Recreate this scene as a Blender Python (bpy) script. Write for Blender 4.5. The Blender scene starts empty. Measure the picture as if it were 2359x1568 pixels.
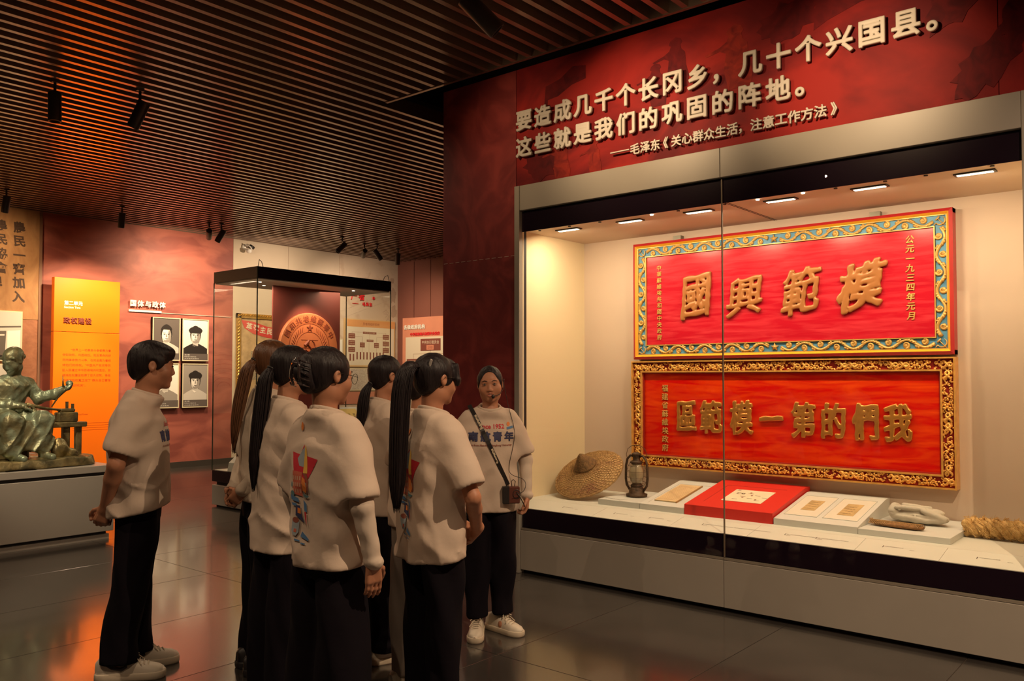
import bpy, bmesh, math, random
import numpy as np
from mathutils import Vector, Matrix, Euler
from mathutils.bvhtree import BVHTree
PI = math.pi
R = math.radians
random.seed(7)
SC = bpy.context.scene
COL = SC.collection

# ------------------------------------------------------------------ camera, world, exposure
cam_d = bpy.data.cameras.new('camera')
cam = bpy.data.objects.new('camera', cam_d)
COL.objects.link(cam)
cam_d.sensor_width = 36.0
cam_d.lens = 1945.0 / 2359.0 * 36.0
cam_d.shift_y = 26.0 / 2359.0
cam_d.clip_start = 0.05
cam.location = (0, 0, 1.53)
cam.rotation_euler = (PI / 2 + math.atan(60 / 1945.0), 0, R(40.1))
SC.camera = cam
SC.view_settings.view_transform = 'Standard'
SC.view_settings.look = 'None'
SC.view_settings.gamma = 1
SC.view_settings.use_curve_mapping = False
SC.view_settings.exposure = 0.0
w = bpy.data.worlds.new('world')
SC.world = w
w.use_nodes = True
w.node_tree.nodes['Background'].inputs[0].default_value = (1.0, 0.45, 0.55, 1)
w.node_tree.nodes['Background'].inputs[1].default_value = 0.02

WARM = (1.0, 0.77, 0.50)
WARM2 = (1.0, 0.68, 0.38)


def aim(o, loc, target):
    o.location = loc
    d = Vector(target) - Vector(loc)
    o.rotation_euler = d.to_track_quat('-Z', 'Y').to_euler()


def spot_light(loc, target, power, angle=40, blend=0.7, col=WARM, radius=0.04):
    l = bpy.data.lights.new('spot_beam', 'SPOT')
    l.energy = power
    l.spot_size = R(angle)
    l.spot_blend = blend
    l.color = col
    l.shadow_soft_size = radius
    o = bpy.data.objects.new('spot_beam', l)
    COL.objects.link(o)
    aim(o, loc, target)
    return o


def area_light(loc, target, power, sx, sy, col=WARM):
    l = bpy.data.lights.new('area_lamp', 'AREA')
    l.shape = 'RECTANGLE'
    l.size = sx
    l.size_y = sy
    l.energy = power
    l.color = col
    o = bpy.data.objects.new('area_lamp', l)
    COL.objects.link(o)
    aim(o, loc, target)
    return o


# lamps inside the long wall case (six slim fittings in its ceiling)
CASE_LAMPS = [-4.04, -3.455, -2.875, -2.265, -1.685, -1.09]
for lx in CASE_LAMPS:
    a = area_light((lx, 5.51, 2.722), (lx, 5.95, 1.0), 15.5, 0.19, 0.05, WARM)
# wall washers over the slogan wall
spot_light((-1.75, 3.7, 3.6), (-1.62, 5.16, 3.3), 135, 58, 1.0, WARM2, .05)
spot_light((-3.3, 3.9, 3.58), (-3.2, 5.16, 3.3), 100, 72, 1.0, WARM2, .05)
spot_light((-4.3, 3.9, 3.6), (-4.2, 5.16, 3.3), 32, 80, 1.0, WARM2, .05)
spot_light((-2.6, 3.8, 3.6), (-2.6, 5.16, 3.45), 42, 66, 1.0, WARM2, .05)  # added fill for the dark zone between the washer beams
# far wall washers
spot_light((-12.22, 5.70, 3.60), (-13.35, 5.75, 1.9), 400, 100, 0.8, (1, .72, .42))
spot_light((-12.50, 7.20, 3.60), (-13.65, 7.3, 2.9), 190, 140, 1.0, (1, .74, .46))
spot_light((-12.36, 7.33, 3.60), (-13.65, 7.6, 1.3), 170, 80, 0.9, (1, .74, .46))
spot_light((-12.0, 9.2, 3.60), (-13.65, 9.2, 2.7), 150, 140, 1.0, (1, .74, .50))
spot_light((-12.25, 10.2, 3.60), (-13.65, 11.4, 2.2), 140, 130, 1.0, (1, .74, .52))
spot_light((-12.0, 10.5, 3.58), (-12.4, 12.36, 2.2), 120, 90, 0.9, (1, .72, .42))
spot_light((-12.25, 4.17, 3.6), (-13.65, 4.2, 2.6), 150, 120, 0.9, (1, .70, .38))
spot_light((-12.3, 2.0, 3.6), (-13.65, 2.4, 1.6), 250, 120, 0.9, (1, .74, .44))
spot_light((-12.0, 5.4, 3.60), (-13.35, 5.7, .8), 300, 44, 0.8, (1, .72, .42))  # second spot, added to brighten the lower part of the orange sign
# statue lights
spot_light((-6.4, 1.2, 3.8), (-8.6, 3.0, 1.3), 430, 34, 0.6, (1, .82, .55))
spot_light((-7.46, 2.9, 3.6), (-8.7, 3.1, 1.3), 60, 50, 0.6, (1, .80, .5))
# added fill spots without fittings: dim room light around and behind the visitors
for (lx, ly, p) in ((-1.2, 0.6, 120), (-3.6, 0.2, 120), (0.2, 2.9, 620), (-6.2, 1.0, 130), (-6.4, 4.6, 70), (-8.6, 8.4, 130), (-10.8, 4.0, 130), (-10.6, 10.0, 160)):
    a = spot_light((lx, ly, 3.95), (lx, ly, 0), p, 165, 1.0, (1, .70, .45), 0.012)

# ------------------------------------------------------------------ materials
MATS = {}


def mat(name, col=(.5, .5, .5), rough=.5, metal=0.0, noise=0.0, nscale=8.0, col2=None, bump=0.0, bscale=60.0, stretch=(1, 1, 1),
        spec=0.5, emit=None, estr=0.0, coat=0.0, thresh=None, detail=6.0, dist=0.0, wave=None):
    if name in MATS:
        return MATS[name]
    m = bpy.data.materials.new(name)
    m.use_nodes = True
    nt = m.node_tree
    N, L = nt.nodes, nt.links
    b = N['Principled BSDF']
    b.inputs['Base Color'].default_value = (*col, 1)
    b.inputs['Roughness'].default_value = rough
    b.inputs['Metallic'].default_value = metal
    b.inputs['Specular IOR Level'].default_value = spec
    b.inputs['Coat Weight'].default_value = coat
    b.inputs['Coat Roughness'].default_value = 0.08
    if emit:
        b.inputs['Emission Color'].default_value = (*emit, 1)
        b.inputs['Emission Strength'].default_value = estr
    if noise or col2 or bump:
        tc = N.new('ShaderNodeTexCoord')
        mp = N.new('ShaderNodeMapping')
        mp.inputs['Scale'].default_value = stretch
        L.new(tc.outputs['Object'], mp.inputs['Vector'])
        if col2 or noise:
            n = N.new('ShaderNodeTexNoise')
            n.inputs['Scale'].default_value = nscale
            n.inputs['Detail'].default_value = detail
            n.inputs['Distortion'].default_value = dist
            L.new(mp.outputs[0], n.inputs['Vector'])
            r = N.new('ShaderNodeValToRGB')
            lo, hi = thresh or (.3, .7)
            r.color_ramp.elements[0].position = lo
            r.color_ramp.elements[1].position = hi
            c2 = col2 or tuple(min(1, c * (1 + noise)) for c in col)
            c1 = col if col2 else tuple(c * (1 - noise) for c in col)
            r.color_ramp.elements[0].color = (*c1, 1)
            r.color_ramp.elements[1].color = (*c2, 1)
            L.new(n.outputs['Fac'], r.inputs[0])
            L.new(r.outputs[0], b.inputs['Base Color'])
        if bump:
            n2 = N.new('ShaderNodeTexNoise')
            n2.inputs['Scale'].default_value = bscale
            n2.inputs['Detail'].default_value = 4
            L.new(mp.outputs[0], n2.inputs['Vector'])
            bp = N.new('ShaderNodeBump')
            bp.inputs['Strength'].default_value = bump
            bp.inputs['Distance'].default_value = 0.01
            L.new(n2.outputs['Fac'], bp.inputs['Height'])
            L.new(bp.outputs[0], b.inputs['Normal'])
    MATS[name] = m
    return m


def glass_mat():
    m = bpy.data.materials.new('pane_glass')
    m.use_nodes = True
    nt = m.node_tree
    nt.nodes.clear()
    N, L = nt.nodes, nt.links
    out = N.new('ShaderNodeOutputMaterial')
    mix = N.new('ShaderNodeMixShader')
    tr = N.new('ShaderNodeBsdfTransparent')
    tr.inputs[0].default_value = (.965, .975, .96, 1)
    gl = N.new('ShaderNodeBsdfGlossy')
    gl.inputs['Roughness'].default_value = 0.0
    fr = N.new('ShaderNodeFresnel')
    fr.inputs[0].default_value = 1.42
    ge = N.new('ShaderNodeNewGeometry')
    mt = N.new('ShaderNodeMath')
    mt.operation = 'SUBTRACT'
    mt.use_clamp = True
    L.new(fr.outputs[0], mt.inputs[0])
    L.new(ge.outputs['Backfacing'], mt.inputs[1])
    L.new(mt.outputs[0], mix.inputs[0])
    L.new(tr.outputs[0], mix.inputs[1])
    L.new(gl.outputs[0], mix.inputs[2])
    L.new(mix.outputs[0], out.inputs[0])
    return m


GLASS = glass_mat()


# ------------------------------------------------------------------ naming helpers
def tag(o, label=None, cat=None, group=None, kind=None):
    if label:
        o['label'] = label
    if cat:
        o['category'] = cat
    if group:
        o['group'] = group
    if kind:
        o['kind'] = kind
    return o


def empty(name, loc=(0, 0, 0), rz=0.0, label=None, cat=None, group=None):
    o = bpy.data.objects.new(name, None)
    o.empty_display_size = .1
    o.location = loc
    o.rotation_euler = (0, 0, rz)
    COL.objects.link(o)
    return tag(o, label, cat, group)


def link(name, me, m, parent=None, smooth=False, loc=None):
    o = bpy.data.objects.new(name, me)
    if m is not None and not me.materials:
        for mm in (m if isinstance(m, (list, tuple)) else [m]):
            me.materials.append(mm)
    if parent is not None:
        o.parent = parent
    if loc is not None:
        o.location = loc
    if smooth:
        me.polygons.foreach_set('use_smooth', [True] * len(me.polygons))
    COL.objects.link(o)
    return o


class MB:
    """collects plain polygons, then becomes one mesh object"""

    def __init__(s):
        s.v = []
        s.f = []
        s.mi = []

    def add(s, vs, fs, M=None, mi=0):
        o = len(s.v)
        if M is not None:
            vs = [tuple(M @ Vector(p)) for p in vs]
        s.v += [tuple(p) for p in vs]
        s.f += [tuple(i + o for i in f) for f in fs]
        s.mi += [mi] * len(fs)
        return s

    def box(s, x0, x1, y0, y1, z0, z1, M=None, mi=0, ch=0.0):
        if ch:
            c = ch
            pts = []
            for z, k in ((z0, 1), (z0 + c, 0), (z1 - c, 0), (z1, 1)):
                e = c if k else 0
                pts.append([(x0 + e, y0 + c, z), (x0 + c, y0 + e, z), (x1 - c, y0 + e, z), (x1 - e, y0 + c, z), (x1 - e, y1 - c, z), (x1 - c, y1 - e, z), (x0 + c, y1 - e, z), (x0 + e, y1 - c, z)])
            vs = [p for r_ in pts for p in r_]
            fs = []
            for k in range(3):
                for i in range(8):
                    j = (i + 1) % 8
                    fs.append((k * 8 + i, k * 8 + j, k * 8 + 8 + j, k * 8 + 8 + i))
            fs.append(tuple(reversed(range(8))))
            fs.append(tuple(range(24, 32)))
            return s.add(vs, fs, M, mi)
        vs = [(x0, y0, z0), (x1, y0, z0), (x1, y1, z0), (x0, y1, z0), (x0, y0, z1), (x1, y0, z1), (x1, y1, z1), (x0, y1, z1)]
        fs = [(3, 2, 1, 0), (4, 5, 6, 7), (0, 1, 5, 4), (1, 2, 6, 5), (2, 3, 7, 6), (3, 0, 4, 7)]
        return s.add(vs, fs, M, mi)

    def tube(s, pts, r, n=6, M=None, mi=0, closed=False, flat=1.0, flat_axis=None):
        pts = [Vector(p) for p in pts]
        k = len(pts)
        rs = r if isinstance(r, (list, tuple)) else [r] * k
        vs, fs = [], []
        up = None
        for i, p in enumerate(pts):
            if closed:
                t = pts[(i + 1) % k] - pts[i - 1]
            else:
                t = pts[min(i + 1, k - 1)] - pts[max(i - 1, 0)]
            if t.length < 1e-9:
                t = Vector((0, 0, 1))
            t.normalize()
            if flat_axis is not None:
                up = Vector(flat_axis)
                a = t.cross(up)
                if a.length < 1e-5:
                    a = t.orthogonal()
                a.normalize()
                b = a.cross(t).normalized()
            else:
                if up is None:
                    up = t.orthogonal().normalized()
                up = (up - t * up.dot(t))
                if up.length < 1e-6:
                    up = t.orthogonal()
                up.normalize()
                a = up
                b = t.cross(a)
            for j in range(n):
                q = 2 * PI * j / n
                vs.append(p + a * math.cos(q) * rs[i] + b * math.sin(q) * rs[i] * flat)
        m = k if closed else k - 1
        for i in range(m):
            i2 = (i + 1) % k
            for j in range(n):
                j2 = (j + 1) % n
                fs.append((i * n + j, i * n + j2, i2 * n + j2, i2 * n + j))
        if not closed:
            fs.append(tuple(reversed(range(n))))
            fs.append(tuple((k - 1) * n + j for j in range(n)))
        return s.add(vs, fs, M, mi)

    def prism(s, poly, z0, z1, M=None, mi=0):
        n = len(poly)
        vs = [(p[0], p[1], z0) for p in poly] + [(p[0], p[1], z1) for p in poly]
        fs = [tuple(reversed(range(n))), tuple(range(n, 2 * n))]
        for i in range(n):
            j = (i + 1) % n
            fs.append((i, j, n + j, n + i))
        return s.add(vs, fs, M, mi)

    def lathe(s, prof, n=24, M=None, mi=0):
        vs, fs = [], []
        for (r_, z) in prof:
            for j in range(n):
                q = 2 * PI * j / n
                vs.append((r_ * math.cos(q), r_ * math.sin(q), z))
        for i in range(len(prof) - 1):
            for j in range(n):
                j2 = (j + 1) % n
                fs.append((i * n + j, i * n + j2, (i + 1) * n + j2, (i + 1) * n + j))
        fs.append(tuple(reversed(range(n))))
        fs.append(tuple((len(prof) - 1) * n + j for j in range(n)))
        return s.add(vs, fs, M, mi)

    def mesh(s, name, smooth=1):
        me = bpy.data.meshes.new(name)
        me.from_pydata([tuple(p) for p in s.v], [], s.f)
        if any(s.mi):
            me.polygons.foreach_set('material_index', s.mi)
        me.update()
        return me

    def build(s, name, m, parent=None, smooth=False, loc=None):
        return link(name, s.mesh(name), m, parent, smooth, loc)


def smooth_by_angle(o, ang=40):
    me = o.data
    me.polygons.foreach_set('use_smooth', [True] * len(me.polygons))
    bm = bmesh.new()
    bm.from_mesh(me)
    for e in bm.edges:
        if len(e.link_faces) == 2 and e.calc_face_angle(0) > R(ang):
            e.smooth = False
    bm.to_mesh(me)
    bm.free()
    return o


def FY(x, y, z):   # frame on a wall that faces -Y
    return Matrix(((1, 0, 0, x), (0, 0, -1, y), (0, 1, 0, z), (0, 0, 0, 1)))


def FX(x, y, z):   # frame on a wall that faces +X
    return Matrix(((0, 0, 1, x), (1, 0, 0, y), (0, 1, 0, z), (0, 0, 0, 1)))


def FZ(x, y, z, tilt=0.0):  # lying flat, readable from -Y, tilted up at the back
    return Matrix.Translation((x, y, z)) @ Matrix.Rotation(tilt, 4, 'X')


_tc = {}


def text_mesh(body, size=.1, extrude=0.0, offset=0.0, bevel=0.0, res=3, shear=0.0, bres=1, spacing=1.0, line=1.0):
    key = (body, size, extrude, offset, bevel, res, shear, spacing, line)
    if key in _tc:
        return _tc[key]
    c = bpy.data.curves.new('lettering', 'FONT')
    c.body = body
    c.size = size
    c.extrude = extrude
    c.offset = offset
    c.bevel_depth = bevel
    c.bevel_resolution = bres
    c.resolution_u = res
    c.shear = shear
    c.space_character = spacing
    c.space_line = line
    o = bpy.data.objects.new('lettering', c)
    COL.objects.link(o)
    dg = bpy.context.evaluated_depsgraph_get()
    me = bpy.data.meshes.new_from_object(o.evaluated_get(dg))
    me.materials.clear()
    bpy.data.objects.remove(o)
    bpy.data.curves.remove(c)
    _tc[key] = me
    return me


def text(name, body, m, F, size, parent=None, x=0.0, y=0.0, align='L', width=None, rot=0.0, z=0.0, **kw):
    """text in wall frame F, left/centre at x, vertical centre at y; one mesh object"""
    me = text_mesh(body, size, **kw).copy()
    co = np.empty(len(me.vertices) * 3, dtype=np.float32)
    me.vertices.foreach_get('co', co)
    co = co.reshape(-1, 3)
    if len(co) == 0:
        return None
    x0, x1 = co[:, 0].min(), co[:, 0].max()
    y0, y1 = co[:, 1].min(), co[:, 1].max()
    sx = (width / (x1 - x0)) if width else 1.0
    co[:, 0] = (co[:, 0] - (x0 if align == 'L' else (x0 + x1) / 2)) * sx
    co[:, 1] -= (y0 + y1) / 2
    if rot:
        c_, s_ = math.cos(rot), math.sin(rot)
        co[:, :2] = np.stack([co[:, 0] * c_ - co[:, 1] * s_, co[:, 0] * s_ + co[:, 1] * c_], 1)
    co[:, 0] += x
    co[:, 1] += y
    co[:, 2] += z
    M = np.array(F)
    co = co @ M[:3, :3].T + M[:3, 3]
    me.vertices.foreach_set('co', co.astype(np.float32).ravel())
    me.update()
    return link(name, me, m, parent)


def chars(name, body, m, F, size, pitch, x, y, parent=None, vertical=False, **kw):
    out = []
    for i, ch in enumerate(body):
        if ch == ' ':
            continue
        if vertical:
            o = text(name, ch, m, F, size, parent, x=x, y=y - i * pitch, align='C', **kw)
        else:
            yy = y
            xx = x + (i + .5) * pitch
            if ch in '。，':
                yy = y - size * .32
                xx -= size * .28
            o = text(name, ch, m, F, size, parent, x=xx, y=yy, align='C', **kw)
        out.append(o)
    return out


# ------------------------------------------------------------------ implicit surfaces (bodies, clothes, hair)
def smin(a, b, k):
    h = np.clip(.5 + .5 * (b - a) / k, 0, 1)
    return b * (1 - h) + a * h - k * h * (1 - h)


class Field:
    def __init__(s, xs, ys, zs):
        s.ax = [np.asarray(a, dtype=np.float32) for a in (xs, ys, zs)]
        s.D = np.full([len(a) for a in s.ax], 0.5, dtype=np.float32)

    def blk(s, lo, hi, pad=.03):
        sl, out = [], []
        for i in range(3):
            a = s.ax[i]
            i0 = max(0, np.searchsorted(a, lo[i] - pad) - 1)
            i1 = min(len(a), np.searchsorted(a, hi[i] + pad) + 1)
            if i1 <= i0:
                return None, None
            sl.append(slice(i0, i1))
            sh = [1, 1, 1]
            sh[i] = -1
            out.append(a[i0:i1].reshape(sh))
        return tuple(sl), out

    def put(s, fn, lo, hi, k=.01, mode='add', pad=.03):
        b, (X, Y, Z) = s.blk(lo, hi, pad + k) if True else None
        if b is None:
            return s
        d = fn(X, Y, Z)
        if mode == 'add':
            s.D[b] = smin(s.D[b], d, k)
        else:
            s.D[b] = -smin(-s.D[b], d, k)
        return s

    def ell(s, c, r, k=.01, rot=None, mode='add'):
        c = np.asarray(c, float)
        r = np.asarray(r, float)
        m = r if rot is None else np.full(3, r.max())

        def fn(X, Y, Z):
            x, y, z = X - c[0], Y - c[1], Z - c[2]
            if rot is not None:
                q = rot
                x, y, z = (q[0, 0] * x + q[1, 0] * y + q[2, 0] * z, q[0, 1] * x + q[1, 1] * y + q[2, 1] * z, q[0, 2] * x + q[1, 2] * y + q[2, 2] * z)
            k0 = np.sqrt((x / r[0]) ** 2 + (y / r[1]) ** 2 + (z / r[2]) ** 2)
            k1 = np.sqrt((x / r[0] ** 2) ** 2 + (y / r[1] ** 2) ** 2 + (z / r[2] ** 2) ** 2)
            return k0 * (k0 - 1) / np.maximum(k1, 1e-6)
        return s.put(fn, c - m, c + m, k, mode)

    def cap(s, a, b, ra, rb=None, k=.01, mode='add'):
        a = np.asarray(a, float)
        b = np.asarray(b, float)
        rb = ra if rb is None else rb
        ab = b - a
        L2 = max(float(ab @ ab), 1e-9)
        rm = max(ra, rb)

        def fn(X, Y, Z):
            t = np.clip(((X - a[0]) * ab[0] + (Y - a[1]) * ab[1] + (Z - a[2]) * ab[2]) / L2, 0, 1)
            return np.sqrt((X - a[0] - t * ab[0]) ** 2 + (Y - a[1] - t * ab[1]) ** 2 + (Z - a[2] - t * ab[2]) ** 2) - (ra + (rb - ra) * t)
        return s.put(fn, np.minimum(a, b) - rm, np.maximum(a, b) + rm, k, mode)

    def chain(s, pts, rs, k=.01, mode='add'):
        for i in range(len(pts) - 1):
            s.cap(pts[i], pts[i + 1], rs[i], rs[i + 1], k, mode)
        return s

    def loft(s, lv, k=.01, p=2.0, warp=None, mode='add'):
        """lv: rows (z, cx, cy, a, b), rising z"""
        A = np.array(sorted(lv), float)
        z0, z1 = A[0, 0], A[-1, 0]
        lo = [(A[:, 1] - A[:, 3]).min(), (A[:, 2] - A[:, 4]).min(), z0]
        hi = [(A[:, 1] + A[:, 3]).max(), (A[:, 2] + A[:, 4]).max(), z1]

        def fn(X, Y, Z):
            cx, cy, a, b = [np.interp(Z, A[:, 0], A[:, j]) for j in (1, 2, 3, 4)]
            x, y = (X - cx) / a, (Y - cy) / b
            q = np.sqrt(x * x + y * y) if p == 2 else (np.abs(x) ** p + np.abs(y) ** p) ** (1 / p)
            d = (q - 1) * np.minimum(a, b)
            if warp is not None:
                d = d + warp(X - cx, Y - cy, Z)
            return np.maximum(d, np.maximum(z0 - Z, Z - z1))
        return s.put(fn, lo, hi, k, mode, pad=.04)

    def cut(s, n, d, k=.004):
        """remove everything with n.p > d"""
        n = np.asarray(n, float)
        X, Y, Z = [a.reshape([-1 if i == j else 1 for j in range(3)]) for i, a in enumerate(s.ax)]
        q = (n[0] * X + n[1] * Y + n[2] * Z - d).astype(np.float32)
        s.D = -smin(-s.D, -q, k)
        return s

    def warp(s, fn):
        X, Y, Z = [a.reshape([-1 if i == j else 1 for j in range(3)]) for i, a in enumerate(s.ax)]
        s.D = s.D + fn(X, Y, Z)
        return s

    def mesh(s, name, smooth=1):
        D = s.D
        D[0], D[-1] = .5, .5
        D[:, 0], D[:, -1] = .5, .5
        D[:, :, 0], D[:, :, -1] = .5, .5
        I = D < 0
        nx, ny, nz = D.shape
        acc = np.zeros((nx - 1, ny - 1, nz - 1, 3), np.float32)
        cnt = np.zeros((nx - 1, ny - 1, nz - 1), np.float32)
        quads = []
        for ax in range(3):
            sl0 = [slice(None)] * 3
            sl1 = [slice(None)] * 3
            sl0[ax] = slice(0, -1)
            sl1[ax] = slice(1, None)
            a, b = I[tuple(sl0)], I[tuple(sl1)]
            e = np.argwhere(a != b)
            if not len(e):
                continue
            e2 = e.copy()
            e2[:, ax] += 1
            d0 = D[e[:, 0], e[:, 1], e[:, 2]]
            d1 = D[e2[:, 0], e2[:, 1], e2[:, 2]]
            t = d0 / (d0 - d1)
            P = np.stack([s.ax[j][e[:, j]] for j in range(3)], 1)
            P[:, ax] += t * (s.ax[ax][e2[:, ax]] - s.ax[ax][e[:, ax]])
            o1, o2 = [j for j in range(3) if j != ax]
            cells = []
            for u, v in ((0, 0), (-1, 0), (-1, -1), (0, -1)):
                c = e.copy()
                c[:, o1] += u
                c[:, o2] += v
                cells.append(c)
                np.add.at(acc, (c[:, 0], c[:, 1], c[:, 2]), P)
                np.add.at(cnt, (c[:, 0], c[:, 1], c[:, 2]), 1)
            flip = a[e[:, 0], e[:, 1], e[:, 2]]
            if ax == 1:
                flip = ~flip
            quads.append((cells, flip))
        idx = -np.ones(cnt.shape, np.int64)
        act = np.argwhere(cnt > 0)
        idx[act[:, 0], act[:, 1], act[:, 2]] = np.arange(len(act))
        V = acc[act[:, 0], act[:, 1], act[:, 2]] / cnt[act[:, 0], act[:, 1], act[:, 2]][:, None]
        F = []
        for cells, flip in quads:
            q = np.stack([idx[c[:, 0], c[:, 1], c[:, 2]] for c in cells], 1)
            q[~flip] = q[~flip][:, ::-1]
            F.append(q)
        F = np.concatenate(F)
        for _ in range(smooth):
            a = np.concatenate([F[:, 0], F[:, 1], F[:, 2], F[:, 3]])
            b = np.concatenate([F[:, 1], F[:, 2], F[:, 3], F[:, 0]])
            n_ = np.maximum(np.bincount(a, minlength=len(V)) + np.bincount(b, minlength=len(V)), 1)
            S_ = np.stack([np.bincount(a, V[b, j], len(V)) + np.bincount(b, V[a, j], len(V)) for j in range(3)], 1)
            V = .5 * V + .5 * S_ / n_[:, None]
        me = bpy.data.meshes.new(name)
        me.vertices.add(len(V))
        me.vertices.foreach_set('co', V.astype(np.float32).ravel())
        me.loops.add(len(F) * 4)
        me.loops.foreach_set('vertex_index', F.astype(np.int32).ravel())
        me.polygons.add(len(F))
        me.polygons.foreach_set('loop_start', np.arange(0, len(F) * 4, 4, dtype=np.int32))
        me.polygons.foreach_set('loop_total', np.full(len(F), 4, dtype=np.int32))
        me.polygons.foreach_set('use_smooth', np.ones(len(F), bool))
        me.update(calc_edges=True)
        me.validate()
        return me


def axis(lo, hi, coarse, fine=(), fs=.004):
    out = [lo]
    while out[-1] < hi:
        x = out[-1]
        st = coarse
        for (a, b) in fine:
            if a - coarse <= x <= b:
                st = fs
        out.append(x + st)
    return out


# ------------------------------------------------------------------ bold solid characters grown from glyph outlines
_gc = {}


def glyph_mesh(ch, em, fat, half, n=64, rnd=.3, wob=0.0, shear=0.0, sx=1.0, ysh=0.0):
    """one character as a rounded bold solid; em size in metres, centred, depth along z from -half to half"""
    key = (ch, em, fat, half, n, rnd, wob, shear, sx, ysh)
    if key in _gc:
        return _gc[key]
    me = text_mesh(ch, 1.0, res=4)
    co = np.array([v.co[:2] for v in me.vertices])
    from collections import Counter
    cnt = Counter()
    tris = []
    for p in me.polygons:
        vs = list(p.vertices)
        for i in range(len(vs)):
            e = (vs[i], vs[(i + 1) % len(vs)])
            cnt[tuple(sorted(e))] += 1
        for i in range(1, len(vs) - 1):
            tris.append((vs[0], vs[i], vs[i + 1]))
    E_ = np.array([e for e, c in cnt.items() if c == 1])
    cx, cy = (co.min(0) + co.max(0)) / 2
    co = (co - (cx, cy)) * em
    co[:, 0] = (co[:, 0] + shear * co[:, 1]) * sx
    co[:, 1] += ysh * co[:, 0]
    m = fat * 2 + em * .02
    hx_, hy_ = np.abs(co).max(0) + m
    h = em / n
    gx, gy = np.arange(-hx_, hx_ + h, h), np.arange(-hy_, hy_ + h, h)
    XX, YY = np.meshgrid(gx, gy, indexing='ij')
    Pq = np.stack([XX.ravel(), YY.ravel()], 1)
    A, B = co[E_[:, 0]], co[E_[:, 1]]
    d = np.full(len(Pq), 9.0)
    for i in range(len(A)):
        ab = B[i] - A[i]
        t = np.clip(((Pq - A[i]) @ ab) / max(ab @ ab, 1e-12), 0, 1)
        q = Pq - A[i] - t[:, None] * ab
        d = np.minimum(d, (q * q).sum(1))
    d = np.sqrt(d)
    ins = np.zeros(len(Pq), bool)
    for (a, b, c) in tris:
        pa, pb, pc = co[a], co[b], co[c]
        lo_, hi_ = np.minimum(np.minimum(pa, pb), pc), np.maximum(np.maximum(pa, pb), pc)
        i0, i1 = np.searchsorted(gx, lo_[0]), np.searchsorted(gx, hi_[0])
        j0, j1 = np.searchsorted(gy, lo_[1]), np.searchsorted(gy, hi_[1])
        if i1 <= i0 or j1 <= j0:
            continue
        S = (np.arange(i0, i1)[:, None] * len(gy) + np.arange(j0, j1)[None, :]).ravel()
        s_ = Pq[S]
        c1_ = (pb[0] - pa[0]) * (s_[:, 1] - pa[1]) - (pb[1] - pa[1]) * (s_[:, 0] - pa[0])
        c2_ = (pc[0] - pb[0]) * (s_[:, 1] - pb[1]) - (pc[1] - pb[1]) * (s_[:, 0] - pb[0])
        c3_ = (pa[0] - pc[0]) * (s_[:, 1] - pc[1]) - (pa[1] - pc[1]) * (s_[:, 0] - pc[0])
        ok = ((c1_ >= 0) & (c2_ >= 0) & (c3_ >= 0)) | ((c1_ <= 0) & (c2_ <= 0) & (c3_ <= 0))
        ins[S[ok]] = True
    d = np.where(ins, -d, d).reshape(XX.shape) - fat
    if wob:
        d = d + wob * fat * (np.sin(XX / em * 17 + 3 * np.sin(YY / em * 6)) * np.sin(YY / em * 15 + 1))
    nz = 5 if half < em * .08 else 7
    zz = np.linspace(-half * 1.3, half * 1.3, nz)
    zs_ = np.concatenate([[-half * 1.6], zz, [half * 1.6]])
    F = Field(gx, gy, zs_)
    dz = np.abs(zs_)[None, None, :] - half
    k = rnd * half * 2
    F.D = (-smin(-(d[:, :, None] + 0 * dz), -(dz + 0 * d[:, :, None]), max(k, 1e-5))).astype(np.float32)
    g = F.mesh('character')
    _gc[key] = g
    return g


def solid_char(name, ch, m, F, em, x, y, parent=None, inv=None, fat=.006, half=.01, z=0.0, **kw):
    me = glyph_mesh(ch, em, fat, half, **kw).copy()
    M = F @ Matrix.Translation((x, y, z + half))
    me.transform((inv @ M) if inv is not None else M)
    return link(name, me, m, parent)

# ------------------------------------------------------------------ shared materials
m_slat = mat('slat_metal', (.44, .32, .25), .24, 0.75, spec=.8)
m_void = mat('ceiling_void', (.006, .005, .006), .8)
m_floor = mat('floor_slab', (.046, .040, .036), .19, noise=.25, nscale=2.2, bump=.06, bscale=5, spec=1.0, coat=.35)
m_joint = mat('floor_joint', (.075, .055, .042), .5)
m_mural = mat('mural_red', (.12, .007, .010), .6, spec=.15, col2=(.31, .018, .015), nscale=1.15, dist=1.6, detail=9, thresh=(.36, .66), stretch=(1, 1, 1.4), bump=.03, bscale=200)
m_mural_side = mat('mural_dark', (.17, .022, .022), .6, spec=.2, col2=(.26, .038, .034), nscale=2.2, dist=2.2, detail=9, thresh=(.42, .62))
m_fig = mat('mural_figure', (.070, .006, .009), .6, spec=.12, col2=(.15, .010, .012), nscale=9, dist=1.2)
m_fig2 = mat('mural_highlight', (.30, .026, .016), .6, spec=.12, col2=(.13, .010, .011), nscale=12, dist=1.2)
m_case = mat('case_metal', (.33, .30, .255), .42, noise=.03, nscale=3, bump=.02, bscale=300)
m_inner = mat('case_lining', (.60, .47, .375), .7, noise=.02, nscale=4)
m_deck = mat('case_deck', (.60, .59, .52), .55, noise=.02, nscale=5)
m_band = mat('black_band', (.012, .005, .012), .3, spec=.1)
m_dark = mat('dark_gap', (.01, .008, .008), .6)
m_cream = mat('cream_letter', (.56, .51, .45), .5)
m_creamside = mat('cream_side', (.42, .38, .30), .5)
m_lamp = mat('lamp_tube', (.9, .85, .7), .4, emit=(1, .86, .62), estr=5)
m_pin = mat('lamp_pin', (.9, .85, .7), .4, emit=(1, .86, .62), estr=8)
m_black = mat('black_metal', (.018, .015, .014), .4)
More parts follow.
